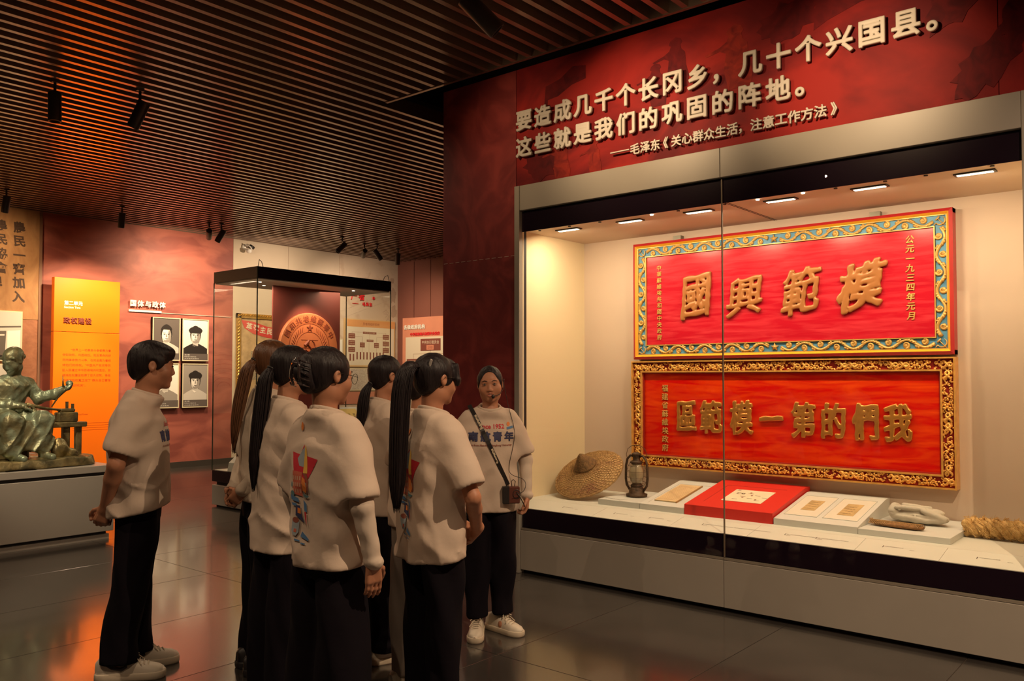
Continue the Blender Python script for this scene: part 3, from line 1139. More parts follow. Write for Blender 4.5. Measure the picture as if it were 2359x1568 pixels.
# lower plaque
qx0, qx1, qz0, qz1 = -3.83, -1.352, .797, 1.665
c2 = ((qx0 + qx1) / 2, 6.215, qz0)
lp = empty('carved_plaque', c2, 0, 'scarlet wooden plaque with a dense gilt floral carved frame, lower of the two plaques', 'plaque')
INV = Matrix.Translation((-c2[0], -c2[1], -c2[2]))
mb = MB()
rect_ring(mb, qx0, qx1, qz0, qz1, .10, 6.152, 6.215)
pbuild(mb, 'carving_ground', m_deepred, lp, INV)
mb = MB()
rect_ring(mb, qx0 - .004, qx1 + .004, qz0 - .004, qz1 + .004, .010, 6.118, 6.216)
rect_ring(mb, qx0 + .078, qx1 - .078, qz0 + .078, qz1 - .078, .012, 6.132, 6.19)
pbuild(mb, 'gilt_edging', m_gold2, lp, INV)
MBf = MB().box(qx0 + .085, qx1 - .085, 6.168, 6.20, qz0 + .085, qz1 - .085)
pbuild(MBf, 'field', m_plred2, lp, INV)
mb = MB()
F = FY(0, 6.150, 0)
rr = random.Random(5)


def flower(mb, x, y, r_, F, n=6):
    for i in range(n):
        a = 2 * PI * i / n + rr.random()
        mb.tube([(x + .25 * r_ * math.cos(a), y + .25 * r_ * math.sin(a), .010), (x + .7 * r_ * math.cos(a), y + .7 * r_ * math.sin(a), .014), (x + r_ * math.cos(a), y + r_ * math.sin(a), .004)], [r_ * .2, r_ * .34, r_ * .1], 6, F, flat=.6)
    mb.lathe([(r_ * .30, .006), (r_ * .30, .014), (r_ * .12, .020), (.0004, .021)], 7, F @ Matrix.Translation((x, y, 0)))


def rosette_band(mb, x0, y0, x1, y1, F):
    L = math.hypot(x1 - x0, y1 - y0)
    a = math.atan2(y1 - y0, x1 - x0)
    M = F @ Matrix.Translation((x0, y0, 0)) @ Matrix.Rotation(a, 4, 'Z')
    n = max(1, round(L / .068))
    u = L / n
    for i in range(n):
        cx = (i + .5) * u
        kind = (i * 7 + int(L * 10)) % 5
        if kind in (0, 3):
            flower(mb, cx, rr.uniform(-.006, .006), .030, M, 6 if kind else 5)
            for sx in (-1, 1):
                for sy in (-1, 1):
                    sp = [(p[0], p[1], .007) for p in spiral(cx + sx * u * .36, sy * .019, .013, 1.0, rr.random() * 6, sx * sy, 9)]
                    mb.tube(sp, taper(9, .0060, .0042), 5, M)
        elif kind in (1, 4):
            for s_ in (-1, 1):
                pts = [(cx + (t - .5) * u * 1.15, s_ * .017 * math.sin(t * 2 * PI + .4) + .004 * s_, .007 + .005 * math.sin(t * PI)) for t in [k / 11 for k in range(12)]]
                mb.tube(pts, [.0045 + .0060 * math.sin(PI * k / 11) for k in range(12)], 5, M)
                sp = [(p[0], p[1], .009) for p in spiral(cx + s_ * u * .3, -s_ * .015, .015, 1.1, rr.random() * 6, s_, 10)]
                mb.tube(sp, taper(10, .0072, .0042), 5, M)
        else:
            for k in range(7):
                sx, sy = rr.uniform(-.5, .5) * u, rr.uniform(-.028, .028)
                sp = [(p[0], p[1], .006 + .004 * rr.random()) for p in spiral(cx + sx, sy, rr.uniform(.008, .014), rr.uniform(.5, 1), rr.random() * 6, rr.choice((-1, 1)), 7)]
                mb.tube(sp, taper(7, .0066, .0036), 5, M)
        for k in range(5):
            sx, sy, q = rr.uniform(-.5, .5) * u, rr.choice((-1, 1)) * rr.uniform(.018, .031), rr.random() * 6
            mb.tube([(cx + sx, sy, .004), (cx + sx + .008 * math.cos(q), sy + .006 * math.sin(q), .010), (cx + sx + .016 * math.cos(q), sy + .009 * math.sin(q), .004)], [.003, .0068, .003], 5, M)


g_ = .042
for z_ in (qz0 + g_ + .004, qz1 - g_ - .004):
    rosette_band(mb, qx0 + .01, z_, qx1 - .01, z_, F)
for x_ in (qx0 + g_ + .004, qx1 - g_ - .004):
    rosette_band(mb, x_, qz0 + .085, x_, qz1 - .085, F)
pbuild(mb, 'floral_carving', m_gold2, lp, INV, True)
Fp = FY(0, 6.169, 0)
pchars('區範模一第的們我', [-3.332, -3.118, -2.862, -2.622, -2.375, -2.155, -1.935, -1.718], 1.222, .272, Fp, lp, INV, m_goldch, .0095, .012, 66, rnd=.5, wob=.4, sx=.70, ysh=.06)
Fs = FY(0, 6.1685, 0)
for i, ch in enumerate('福建省蘇維埃政府'):
    pchars(ch, [-3.537], 1.445 - i * .070, .062, Fs, lp, INV, m_gold1, .0008, .004, 36, rnd=.3)

# ------------------------------------------------------------------ relics on the deck
m_straw = mat('straw_weave', (.24, .13, .045), .75, col2=(.46, .28, .11), nscale=26, bump=.6, bscale=120)
m_strawdk = mat('straw_dark', (.16, .085, .03), .8, noise=.35, nscale=40, bump=.6, bscale=100)
n_ = Vector((-.019, -.581, .81)).normalized()
hq = Vector((0, 0, 1)).rotation_difference(n_)
ha = empty('woven_hat', (-4.03, 5.775, .735), 0, 'conical woven bamboo hat with a dark peak tilted in the left corner of the case', 'hat')
hp = [(.292, -.004), (.292, .006), (.25, .024), (.20, .040), (.15, .056), (.11, .074), (.085, .098), (.055, .140), (.025, .182), (.008, .196), (.003, .197)]
HM = hq.to_matrix().to_4x4()
m_hatbody = mat('hat_body', (.26, .09, .06), .75, col2=(.58, .37, .16), nscale=5, dist=.8, thresh=(.30, .48), bump=.4, bscale=90)
mb = MB().lathe(hp, 48, HM)
mb.build('crown_and_brim', m_hatbody, ha, True)
mb = MB()
for i in range(46):
    a = 2 * PI * i / 46
    for s_ in (1, -1):
        mb.tube([(r_ * math.cos(a + s_ * (r_ - .29) * 3.2), r_ * math.sin(a + s_ * (r_ - .29) * 3.2), z + .0035) for r_, z in hp[1:8]], .0019, 4, HM)
for k, rr_ in enumerate([.10 + .0165 * i for i in range(12)]):
    z = np.interp(rr_, [p[0] for p in hp[::-1]], [p[1] for p in hp[::-1]]) + .004
    mb.tube([(rr_ * math.cos(2 * PI * i / 40), rr_ * math.sin(2 * PI * i / 40), z) for i in range(40)], .0018, 4, HM, closed=True)
mb.build('bamboo_lattice', m_straw, ha)['kind'] = 'stuff'
mb = MB().lathe([(.100, .090), (.092, .104), (.060, .148), (.028, .194), (.006, .214), (.001, .216)], 28, HM)
mb.build('peak', m_strawdk, ha, True)
mb = MB()
rp = [((.292 + .003 * math.sin(i * 2.3)) * math.cos(2 * PI * i / 60), (.292 + .003 * math.sin(i * 2.3)) * math.sin(2 * PI * i / 60), .002) for i in range(60)]
mb.tube(rp, .007, 6, HM, closed=True)
for i in range(90):
    a = 2 * PI * i / 90
    mb.tube([(.285 * math.cos(a), .285 * math.sin(a), .007), (.302 * math.cos(a + .02), .302 * math.sin(a + .02), random.uniform(-.006, .004))], .0018, 4, HM)
mb.build('rim_binding', m_straw, ha)

# storm lantern
m_rust = mat('rusty_iron', (.075, .042, .022), .6, .4, noise=.5, nscale=30, bump=.4, bscale=60)
m_smoke = mat('sooty_glass', (.34, .27, .17), .25, noise=.3, nscale=10, coat=.5)
la = empty('storm_lantern', (-3.575, 5.78, .589), 0, 'old rusty storm lantern with a wire bail standing on the low white block', 'lantern')
MB().lathe([(.055, 0), (.082, .004), (.085, .022), (.062, .030), (.060, .062), (.050, .070), (.046, .080)], 28).build('fuel_tank', m_rust, la, True)
MB().lathe([(.046, .080), (.050, .092), (.040, .098), (.034, .104)], 24).build('burner', m_rust, la, True)
MB().lathe([(.034, .104), (.048, .125), (.058, .16), (.058, .20), (.046, .245), (.038, .262)], 28).build('glass_globe', m_smoke, la, True)
MB().lathe([(.046, .262), (.052, .270), (.046, .282), (.030, .288), (.030, .325), (.040, .332), (.034, .345), (.012, .352)], 24).build('chimney_cap', m_rust, la, True)
for s_ in (-1, 1):
    MB().tube([(s_ * .062, 0, .05), (s_ * .092, 0, .09), (s_ * .100, 0, .14), (s_ * .098, 0, .24), (s_ * .085, 0, .295), (s_ * .055, 0, .325), (s_ * .03, 0, .318)], .0095, 8).build('side_tube', m_rust, la, True)
mb = MB()
for z, r_ in ((.115, .075), (.155, .078), (.20, .078), (.245, .066)):
    mb.tube([(r_ * math.cos(2 * PI * i / 24), r_ * math.sin(2 * PI * i / 24), z) for i in range(24)], .0016, 4, closed=True)
for a in (.6, 2.2, 3.8, 5.2):
    mb.tube([(r_ * math.cos(a), r_ * math.sin(a), z) for z, r_ in ((.08, .05), (.115, .075), (.155, .078), (.20, .078), (.245, .066), (.27, .05))], .0016, 4)
mb.build('wire_guard', m_rust, la)
MB().tube([(s_ * .085 * (1 if abs(s_) < 1 else 1), 0, z) for s_, z in ((-1, .295), (-1.12, .33), (-.95, .375), (-.5, .402), (0, .408), (.5, .402), (.95, .375), (1.12, .33), (1, .295))], .0022, 5).build('bail_handle', m_rust, la)
card = MB().box(-.09, .09, -.02, .09, 0, .002, Matrix.Translation((-3.66, 5.58, .590)) @ Matrix.Rotation(-.25, 4, 'Z')).build('display_card', m_stand)
tag(card, 'small white card lying in front of the rusty lantern', 'card')

# folded quilt roll
m_cloth = mat('quilt_cloth', (.50, .45, .37), .9, noise=.06, nscale=20, bump=.35, bscale=45)
F_ = Field(axis(-.24, .24, .005), axis(-.12, .12, .005), axis(-.02, .17, .005))
F_.ell((0, 0, .045), (.205, .085, .045), .02)
F_.ell((-.02, .02, .085), (.19, .070, .036), .006)
F_.ell((-.16, 0, .075), (.045, .072, .055), .01)
F_.cap((-.13, -.055, .105), (.06, -.05, .112), .016, .014, .006)
F_.cap((.06, -.06, .10), (.185, -.03, .05), .02, .022, .008)
F_.cap((-.10, .0, .118), (.08, .01, .115), .018, .016, .006)
F_.cap((-.185, -.07, .07), (.175, -.075, .050), .006, .005, .01, 'sub')
F_.cap((.05, -.085, .035), (.19, -.065, .085), .006, .004, .008, 'sub')
F_.warp(lambda X, Y, Z: .0035 * np.sin(26 * X + 60 * Z + 2) * np.sin(40 * Z - 9 * X) + .0016 * np.sin(80 * X + 30 * Y))
F_.cut((0, 0, -1), 0.0)
qu = link('folded_quilt', F_.mesh('folded_quilt'), m_cloth, None, loc=(-1.535, 5.93, .583))
qu.scale = (.92, .92, .92)
qu.rotation_euler = (0, 0, R(-8))
tag(qu, 'pale grey rolled and folded cloth bundle on the low white block', 'cloth')
# woven pouch
m_pouch = mat('pouch_weave', (.24, .115, .04), .85, noise=.3, nscale=60, bump=.6, bscale=90)
po = empty('woven_pouch', (-1.60, 5.67, .583), R(-5), 'flat brown woven straw pouch lying before the folded cloth', 'pouch')
mb = MB()
mb.tube([(-.165, .015, .022), (-.12, .008, .020), (0, 0, .018), (.12, -.002, .018), (.165, 0, .018)], [.018, .036, .042, .04, .024], 14, flat=.42, flat_axis=(0, 0, 1))
mb.build('body', m_pouch, po, True)
mb = MB()
for i in range(30):
    x_ = -.15 + i * .0103
    r_ = .040 * min(1, (.175 - abs(x_)) * 14 + .2)
    mb.tube([(x_ - .01, -.036, .018), (x_ - .003, -.022, .033), (x_ + .003, 0, .0375), (x_ + .01, .022, .034), (x_ + .014, .036, .02)], .0026, 4)
mb.build('plaited_strands', m_straw, po)['kind'] = 'stuff'
mb = MB()
for i in range(14):
    mb.tube([(-.15, .01 + .002 * i, .025), (-.175 - .002 * (i % 5), .02 + .004 * i, .03 + .003 * (i % 4))], .0012, 4)
mb.build('frayed_end', m_straw, po)['kind'] = 'stuff'
# thick straw rope
m_rope = mat('rope_straw', (.52, .30, .09), .85, col2=(.72, .48, .20), nscale=40, bump=.8, bscale=150)
ro = empty('straw_rope', (-1.243, 5.86, .545), 0, 'thick hairy plaited straw rope lying at the right end of the case', 'rope')
mb = MB()
rg = random.Random(3)
for s_ in range(3):
    pts, rs = [], []
    for i in range(60):
        t = i / 59
        x_ = t * .475
        a = t * 2 * PI * 2.6 + s_ * 2 * PI / 3
        pts.append((x_, .004 * math.sin(t * 6) + .030 * math.cos(a), .066 + .030 * math.sin(a)))
        rs.append(.030 + .003 * math.sin(i * 1.3))
    mb.tube(pts, rs, 9)
mb.build('strand', m_rope, ro, True)
mb = MB()
for i in range(1500):
    t = rg.random()
    s_ = rg.randrange(3)
    x_ = t * .475
    a = t * 2 * PI * 2.6 + s_ * 2 * PI / 3
    b = rg.random() * 2 * PI
    c = Vector((x_, .030 * math.cos(a) + .031 * math.cos(b), .066 + .030 * math.sin(a) + .031 * math.sin(b)))
    if c.z < .008:
        continue
    tdir = Vector((.55, -math.sin(a) * .6, math.cos(a) * .6)) + Vector((rg.uniform(-.5, .5), .35 * math.cos(b), .35 * math.sin(b)))
    tdir.normalize()
    l = rg.uniform(.012, .034)
    e = c + tdir * l
    e.z = max(e.z, .004)
    nn = Vector((0, math.cos(b), math.sin(b)))
    mb.tube([c - tdir * l * .5 + nn * .001, c + nn * .004, e + nn * rg.uniform(-.002, .007)], [.0016, .0021, .0007], 3)
mb.build('loose_straw', m_rope, ro)['kind'] = 'stuff'

# ------------------------------------------------------------------ far end of the hall
m_gilt = mat('gilt_frame', (.60, .34, .07), .3, .6, noise=.2, nscale=15, bump=.3, bscale=40)
m_pframe = mat('portrait_frame', (.62, .56, .38), .45)
op = empty('standing_sign', (-13.40, 5.717, 0), 0, 'tall bright orange section title board standing against the far red wall', 'sign')
MB().box(-.05, .05, -.492, .492, 2.228, 3.043, ch=.003).build('upper_board', m_orange, op)
MB().box(-.05, .05, -.492, .492, 0, 2.222, ch=.003).build('lower_board', m_orange, op)
F = FX(.0512, 0, 0)
m_oink = mat('orange_ink', (.42, .045, .004), .5)
text('section_number', '第二单元', m_white, F, .068, op, x=-.35, y=2.665, res=2, offset=.002)
text('section_number', 'Section Two', m_white, F, .047, op, x=-.35, y=2.600, res=2, offset=.001)
for i, ch in enumerate('政权建设'):
    solid_char('title_character', ch, mat('title_brown', (.20, .04, .02), .5), FX(.051, 0, 0), .10, -.307 + i * .105, 2.40, op, fat=.0035, half=.006, n=32)
para = ['        “世界上一切革命斗争都是为着', '夺取政权，巩固政权。而反革命的拼', '死同革命势力斗争，也完全是为着维', '持他们的政权。”中国共产党领导苏', '区人民建立中华苏维埃共和国后，苏', '维埃政权建设取得了巨大成就，各级', '苏维埃政权真正成了“群众自己管理', '自己生活的机关”。']
for i, t in enumerate(para):
    text('paragraph', t, m_oink, F, .043, op, x=-.36 if i else -.24, y=1.955 - i * .077, res=2, width=(.60 if i == 0 else (.72 if i < 7 else .34)))
text('subtitle', 'Building of Political Power', m_oink, F, .033, op, x=-.32, y=.97, res=2)
for i in range(4):
    MB().box(.05, .0512, -.2, .49, .73 + i * .035, .733 + i * .035).build('printed_rule', m_oink, op)

te = empty('section_title', (-13.64, 6.49, 2.62), 0, 'raised white title characters over a thin white line on the red mural', 'lettering')
for i, ch in enumerate('国体与政体'):
    solid_char('title_character', ch, m_white, FX(.012, 0, 0), .112, .062 + i * .124, .13, te, fat=.0045, half=.009, n=32)
MB().box(-.005, .012, -.002, .55, -.005, .028).build('title_bar', m_white, te)
MB().box(-.008, .002, .55, 1.86, -.005, .005).build('title_line', mat('faint_line', (.62, .45, .38), .5), te)

# portraits: flat photographs built from plain shapes
m_g = [mat('photo_grey%d' % i, c, .4) for i, c in enumerate(((.025, .02, .018), (.12, .10, .09), (.30, .27, .24), (.55, .52, .47), (.80, .77, .70)))]


def ellp(cx, cy, a, b, n=20, a0=0, a1=2 * PI):
    return [(cx + a * math.cos(a0 + (a1 - a0) * i / n), cy + b * math.sin(a0 + (a1 - a0) * i / n)) for i in range(n if a1 - a0 > 6.2 else n + 1)]


def portrait(y0, y1, z0, z1, bg, hair, coat, label, cap=False, lean=0.0, beard=False):
    e = empty('portrait_frame', (-13.64, (y0 + y1) / 2, z0), 0, label, 'portrait')
    w_, h = y1 - y0, z1 - z0
    F = FX(0, 0, 0)
    MB().box(-.01, .035, -w_ / 2, w_ / 2, 0, h).build('backing', m_black, e)
    mb = MB()
    t = .016
    for b in ((-w_ / 2, w_ / 2, 0, t), (-w_ / 2, w_ / 2, h - t, h), (-w_ / 2, -w_ / 2 + t, t, h - t), (w_ / 2 - t, w_ / 2, t, h - t)):
        mb.box(-.01, .045, *b)
    mb.build('moulding', m_pframe, e)
    ph = MB().box(.034, .036, -w_ / 2 + t, w_ / 2 - t, t, h - t).build('photograph', m_g[bg], e)
    F = FX(.0365, 0, 0)
    cz, s_ = h * .60, w_ * .62
    def P(poly, m, d):
        MB().prism(poly, 0, .0006, FX(.0362 + d * .0008, 0, 0)).build('print_shape', m, ph)
    sh = [(-w_ * .45, h * .16)] + [(-w_ * .45, h * .30), (-w_ * .30, h * .36), (-s_ * .17, h * .42), (s_ * .17, h * .42), (w_ * .30, h * .36), (w_ * .45, h * .30), (w_ * .45, h * .16)]
    P(sh, m_g[coat], 0)
    P([(-s_ * .16, h * .36), (s_ * .16, h * .36), (s_ * .17, h * .48), (-s_ * .17, h * .48)], m_g[3], 1)
    P([(-.02, h * .335), (s_ * .2, h * .40), (0.02, h * .37), (-s_ * .2, h * .40)], m_g[min(4, coat + 1)], 2)
    P(ellp(lean, cz + h * .03, s_ * .33, h * .215), m_g[hair], 2)
    P(ellp(lean, cz - h * .02, s_ * .275, h * .185), m_g[3], 3)
    P(ellp(lean - s_ * .06, cz + h * .01, s_ * .17, h * .135), m_g[4], 3.5)
    P(ellp(lean, cz - h * .145, s_ * .16, h * .035), m_g[2], 3.2)
    P(ellp(lean + s_ * .18, cz - h * .03, s_ * .085, h * .14), m_g[2], 4)
    for q in (-1, 1):
        P(ellp(lean + q * s_ * .29, cz - h * .02, s_ * .035, h * .035, 10), m_g[3], 2)
        P(ellp(lean + q * s_ * .12, cz + h * .012, s_ * .055, h * .009, 10), m_g[0], 5)
        P([(lean + q * s_ * .05, cz + h * .036), (lean + q * s_ * .20, cz + h * .034), (lean + q * s_ * .20, cz + h * .045), (lean + q * s_ * .05, cz + h * .043)], m_g[0], 5)
    P([(lean - s_ * .05, cz - h * .055), (lean + s_ * .05, cz - h * .055), (lean + s_ * .02, cz + h * .02), (lean - s_ * .01, cz + h * .02)], m_g[2 if bg != 4 else 2], 5)
    P(ellp(lean, cz - h * .095, s_ * .10, h * .010, 12), m_g[1], 5)
    if cap:
        P(ellp(lean, cz + h * .12, s_ * .42, h * .10, 16, 0, PI) + [(lean - s_ * .34, cz + h * .07), (lean + s_ * .34, cz + h * .07)], m_g[hair], 6)
        P([(lean - s_ * .30, cz + h * .06), (lean + s_ * .30, cz + h * .06), (lean + s_ * .34, cz + h * .10), (lean - s_ * .34, cz + h * .10)], m_g[0], 7)
    else:
        P(ellp(lean, cz + h * .10, s_ * .33, h * .13, 16, .15, PI - .15), m_g[hair], 6)
    MB().prism([(-w_ / 2 + t, t), (w_ / 2 - t, t), (w_ / 2 - t, h * .175), (-w_ / 2 + t, h * .175)], 0, .0008, FX(.043, 0, 0)).build('caption_strip', m_g[1], ph)
    for i, (l, sz) in enumerate((('主席', .022), ('中央执行委员会', .016), ('人民委员会委员', .016))):
        text('caption', l, m_white, FX(.0446, 0, 0), sz, ph, x=-w_ * .42, y=h * (.145 - .045 * i), res=1, width=w_ * (.2, .45, .55)[i])


portrait(6.875, 7.362, 1.820, 2.545, 1, 0, 3, 'framed black and white portrait, dark background, top left of the four')
portrait(7.400, 7.888, 1.820, 2.545, 4, 0, 0, 'framed portrait of a man in a cap on white, top right of the four', cap=True)
portrait(6.865, 7.350, 1.020, 1.775, 4, 1, 2, 'framed portrait half hidden behind the standing man, bottom left of the four')
portrait(7.409, 7.888, 1.020, 1.775, 2, 0, 3, 'framed sepia portrait with cap and pale collar, bottom right of the four', cap=True)

# calligraphy on the stone panel and photographs below it
cs = empty('carved_slogan', (-13.60, 4.60, 2.9), 0, 'two columns of dark brush characters on the brown stone panel at far left', 'lettering')
for i, ch in enumerate('農民一齊加入'):
    o = text('character', ch, m_ink, FX(0.004, 0, 0), .17, cs, x=.225, y=.855 - i * .205, align='C', extrude=.001, offset=.005, res=3, shear=-.12)
for i, ch in enumerate('農民協會！'):
    o = text('character', ch, m_ink, FX(0.004, 0, 0), .17, cs, x=-.02, y=.855 - i * .205, align='C', extrude=.001, offset=.005, res=3, shear=-.12)
for (ya, yb, za, zb, lab) in ((4.15, 4.875, 1.775, 2.51, 'framed old photograph of a tiled gateway on the brown panel behind the statue'), (4.15, 4.86, 1.0, 1.735, 'lower framed old photograph mostly hidden behind the bronze head')):
    e = empty('photo_frame', (-13.60, (ya + yb) / 2, za), 0, lab, 'picture')
    w_, h = yb - ya, zb - za
    MB().box(0, .03, -w_ / 2, w_ / 2, 0, h).build('moulding', m_pframe, e)
    ph = MB().box(.03, .032, -w_ / 2 + .015, w_ / 2 - .015, .015, h - .015).build('photograph', m_g[3], e)
    MB().prism([(-w_ / 2 + .02, .02), (w_ / 2 - .02, .02), (w_ / 2 - .02, h * .12), (-w_ / 2 + .02, h * .12)], 0, .001, FX(.0322, 0, 0)).build('print_shape', m_g[0], ph)
    MB().prism([(-w_ / 2 + .02, h * .62), (w_ / 2 - .02, h * .68), (w_ / 2 - .02, h * .71), (-w_ / 2 + .02, h * .66)], 0, .001, FX(.0322, 0, 0)).build('print_shape', m_g[1], ph)
    MB().prism([(-w_ * .4, h * .12), (w_ * .18, h * .12), (w_ * .20, h * .60), (-w_ * .4, h * .57)], 0, .001, FX(.0322, 0, 0)).build('print_shape', m_g[1], ph)
    MB().prism([(-w_ * .36, h * .48), (w_ * .17, h * .50), (w_ * .17, h * .535), (-w_ * .36, h * .52)], 0, .001, FX(.0334, 0, 0)).build('print_shape', m_g[3], ph)
    MB().prism([(w_ * .22, h * .12), (w_ * .46, h * .12), (w_ * .46, h * .62), (w_ * .22, h * .60)], 0, .001, FX(.0322, 0, 0)).build('print_shape', m_g[4], ph)

# gilded poster frame on the beige wall
gf = empty('gilded_frame', (-13.64, 9.25, 1.0), 0, 'wide gilded frame with a red banner poster on the beige far wall', 'picture frame')
mb = MB()
y0, y1, z0, z1 = -.80, .75, 0, 1.70
for b in ((y0, y1, z1 - .085, z1), (y0, y1, z0, z0 + .085), (y0, y0 + .085, z0, z1), (y1 - .085, y1, z0, z1)):
    mb.box(0, .035, *b)
for i in range(30):
    for z_ in (z1 - .03, z0 + .03):
        yy = y0 + .03 + i * .0515
        mb.tube([(.036, yy - .02, z_ - .012), (.046, yy, z_ + .008), (.036, yy + .02, z_ + .012)], .010, 5)
for i in range(30):
    for yy in (y0 + .03, y1 - .03):
        z_ = z0 + .03 + i * .056
        mb.tube([(.036, yy - .012, z_ - .02), (.046, yy + .008, z_), (.036, yy + .012, z_ + .02)], .010, 5)
mb.build('moulding', m_gilt, gf)
po_ = MB().box(0, .012, y0 + .08, y1 - .08, z0 + .08, z1 - .08).build('poster', mat('poster_tan', (.50, .34, .17), .8, noise=.2, nscale=8), gf)
bw = [(y0 + .10, 1.58), (y0 + .35, 1.56), (y0 + .65, 1.48), (y1 - .10, 1.40), (y1 - .10, 1.20), (y0 + .62, 1.28), (y0 + .34, 1.34), (y0 + .16, 1.44)]
MB().prism(bw, 0, .003, FX(.0125, 0, 0)).build('banner', mat('banner_red', (.62, .06, .045), .6), po_)
for i, ch in enumerate('革選主民政'):
    text('character', ch, m_paper, FX(.016, 0, 0), .13, po_, x=y0 + .26 + i * .145, y=1.475 - i * .028, align='C', res=2, offset=.004, rot=-.14)
mb = MB()
for i in range(8):
    mb.prism([(y0 + .40 + i * .11, 1.20 - i * .004), (y0 + .46 + i * .11, 1.10), (y0 + .50 + i * .11, 1.20 - i * .004)], 0, .001, FX(.0125, 0, 0))
mb.build('garland', mat('garland_yellow', (.70, .50, .20), .7), po_)
MB().box(.0125, .014, y0 + .30, y1 - .12, .50, 1.02).build('print_block', mat('print_grey', (.30, .24, .15), .8, noise=.5, nscale=60), po_)

# chart board, newspaper sheet and slogan characters at the right of the beige wall
ch_ = empty('chart_board', (-13.64, 11.55, 1.78), 0, 'cream organisation chart board with brown boxes behind the freestanding case', 'chart')
MB().box(0, .03, -.66, .70, -.02, .96).build('frame', mat('chart_frame', (.66, .46, .22), .5), ch_)
MB().box(.03, .032, -.625, .67, .01, .93).build('sheet', mat('chart_cream', (.72, .66, .52), .6), ch_)
MB().box(.032, .033, -.60, .70, .80, .94).build('heading_strip', mat('chart_orange', (.68, .34, .13), .6), ch_)
text('heading', '苏维埃组织系统', m_mar_ink, FX(.0335, 0, 0), .065, ch_, x=.04, y=.865, align='C', res=2)
m_box = mat('chart_box', (.22, .06, .04), .6)
boxes = [(-.56, .56, .17, .10), (-.56, .42, .17, .10), (-.56, .28, .17, .10), (-.18, .66, .36, .045), (-.26, .38, .13, .10), (-.08, .50, .18, .045), (.12, .38, .13, .10), (.36, .56, .17, .10), (.36, .42, .17, .10), (.36, .28, .17, .10)]
for i in range(2):
    boxes.append((-.53 + i * .085, .10, .035, .14))
for i in range(9):
    boxes.append((-.35 + i * .088, .13, .035, .15))
for (a, b, w_, h_) in boxes:
    MB().box(.032, .0335, a, a + w_, b, b + h_).build('chart_box', m_box, ch_)
    if w_ > .1:
        for k in range(2 if h_ > .06 else 1):
            text('box_text', '苏维埃代表', m_paper, FX(.034, 0, 0), .022, ch_, x=a + w_ / 2, y=b + h_ * (.7 - .4 * k if h_ > .06 else .5), align='C', res=1, width=w_ * .8)
mb = MB()
for (a, b, c_, d_) in ((-.47, .69, .92, .003), (-.47, .64, .003, .05), (.44, .64, .003, .05), (0, .54, .003, .12), (-.47, .37, .003, .2), (.44, .37, .003, .2), (-.39, .60, .20, .003), (-.19, .48, .003, .12), (.19, .48, .003, .12), (.19, .60, .17, .003), (-.20, .27, .003, .11), (.19, .27, .003, .11), (-.02, .27, .003, .23)):
    mb.box(.032, .0332, a, a + c_, b, b + d_)
mb.build('chart_line', m_box, ch_)
for (ya, yb, za, zb, lab, cat_, m_) in ((10.95, 12.0, 1.27, 1.73, 'framed grey newspaper sheet hanging under the organisation chart', 'newspaper', mat('newsprint', (.56, .50, .42), .8, col2=(.40, .34, .28), nscale=70, thresh=(.45, .6))),
                                       (10.74, 10.86, 1.80, 2.32, 'narrow white printed sheet left of the organisation chart', 'sheet', m_white)):
    e = empty('printed_sheet', (-13.64, (ya + yb) / 2, za), 0, lab, cat_)
    w_, h = yb - ya, zb - za
    MB().box(0, .02, -w_ / 2, w_ / 2, 0, h).build('frame', m_pframe, e)
    MB().box(.02, .022, -w_ / 2 + .02, w_ / 2 - .02, .02, h - .02).build('sheet', m_, e)
tag(MB().box(-13.645, -13.63, 10.80, 12.2, 1.0, 1.24).build('pink_band', mat('pink_band', (.52, .20, .13), .6)), 'pink printed strip on the far wall under the newspaper sheet', 'panel')
rs_ = empty('red_slogan', (-13.64, 11.06, 3.0), 0, 'raised red slogan characters on the beige wall above the organisation chart', 'lettering')
for i, ch in enumerate('产者'):
    solid_char('character', ch, m_redtxt, FX(.012, 0, 0), .17, .08 + i * .20, .215, rs_, fat=.005, half=.009, n=30)
solid_char('character', '。', m_redtxt, FX(.012, 0, 0), .17, .60, .20, rs_, fat=.008, half=.009, n=30)
for i, ch in enumerate('毛泽东'):
    solid_char('character', ch, m_redtxt, FX(.012, 0, 0), .080, .34 + i * .092, .062, rs_, fat=.0032, half=.007, n=30)
MB().box(0, .02, .05, .20, .056, .064).build('dash', m_redtxt, rs_)
m_faint = mat('faint_print', (.50, .40, .31), .7)
fp = []
for i in range(9):
    for j in range(9):
        if (i * 5 + j * 3) % 7 < 5:
            fp.append((11.02 + i * .075 - j * .012, 3.0 - j * .055))
mb = MB()
for (yy, zz) in fp:
    mb.box(-13.645, -13.6438, yy, yy + .022, zz - .30, zz - .265)
for k in range(3):
    mb.tube([(-13.644, 10.8 + .02 * k, 2.72 + k * .16), (-13.644, 12.3, 3.26 + k * .16)], .003, 4)
mb.build('faint_print', m_faint, wf)['kind'] = 'stuff'
text('faint_character', '今', m_faint, FX(-13.643, 0, 0), .20, wf, x=12.02, y=2.90, align='C', res=2, rot=-.1)
text('faint_character', '年', m_faint, FX(-13.643, 0, 0), .22, wf, x=12.12, y=2.70, align='C', res=2, rot=-.1)
for (yy, zz, a, b, sd) in ((12.22, 3.30, .09, .16, 1), (12.25, 2.95, .07, .14, 2), (12.2, 3.62, .06, .06, 3)):
    MB().prism(ragged(yy, zz, a, b, sd), 0, .001, FX(-13.6445, 0, 0)).build('map_patch', mat('map_tan', (.44, .33, .24), .7), wf)

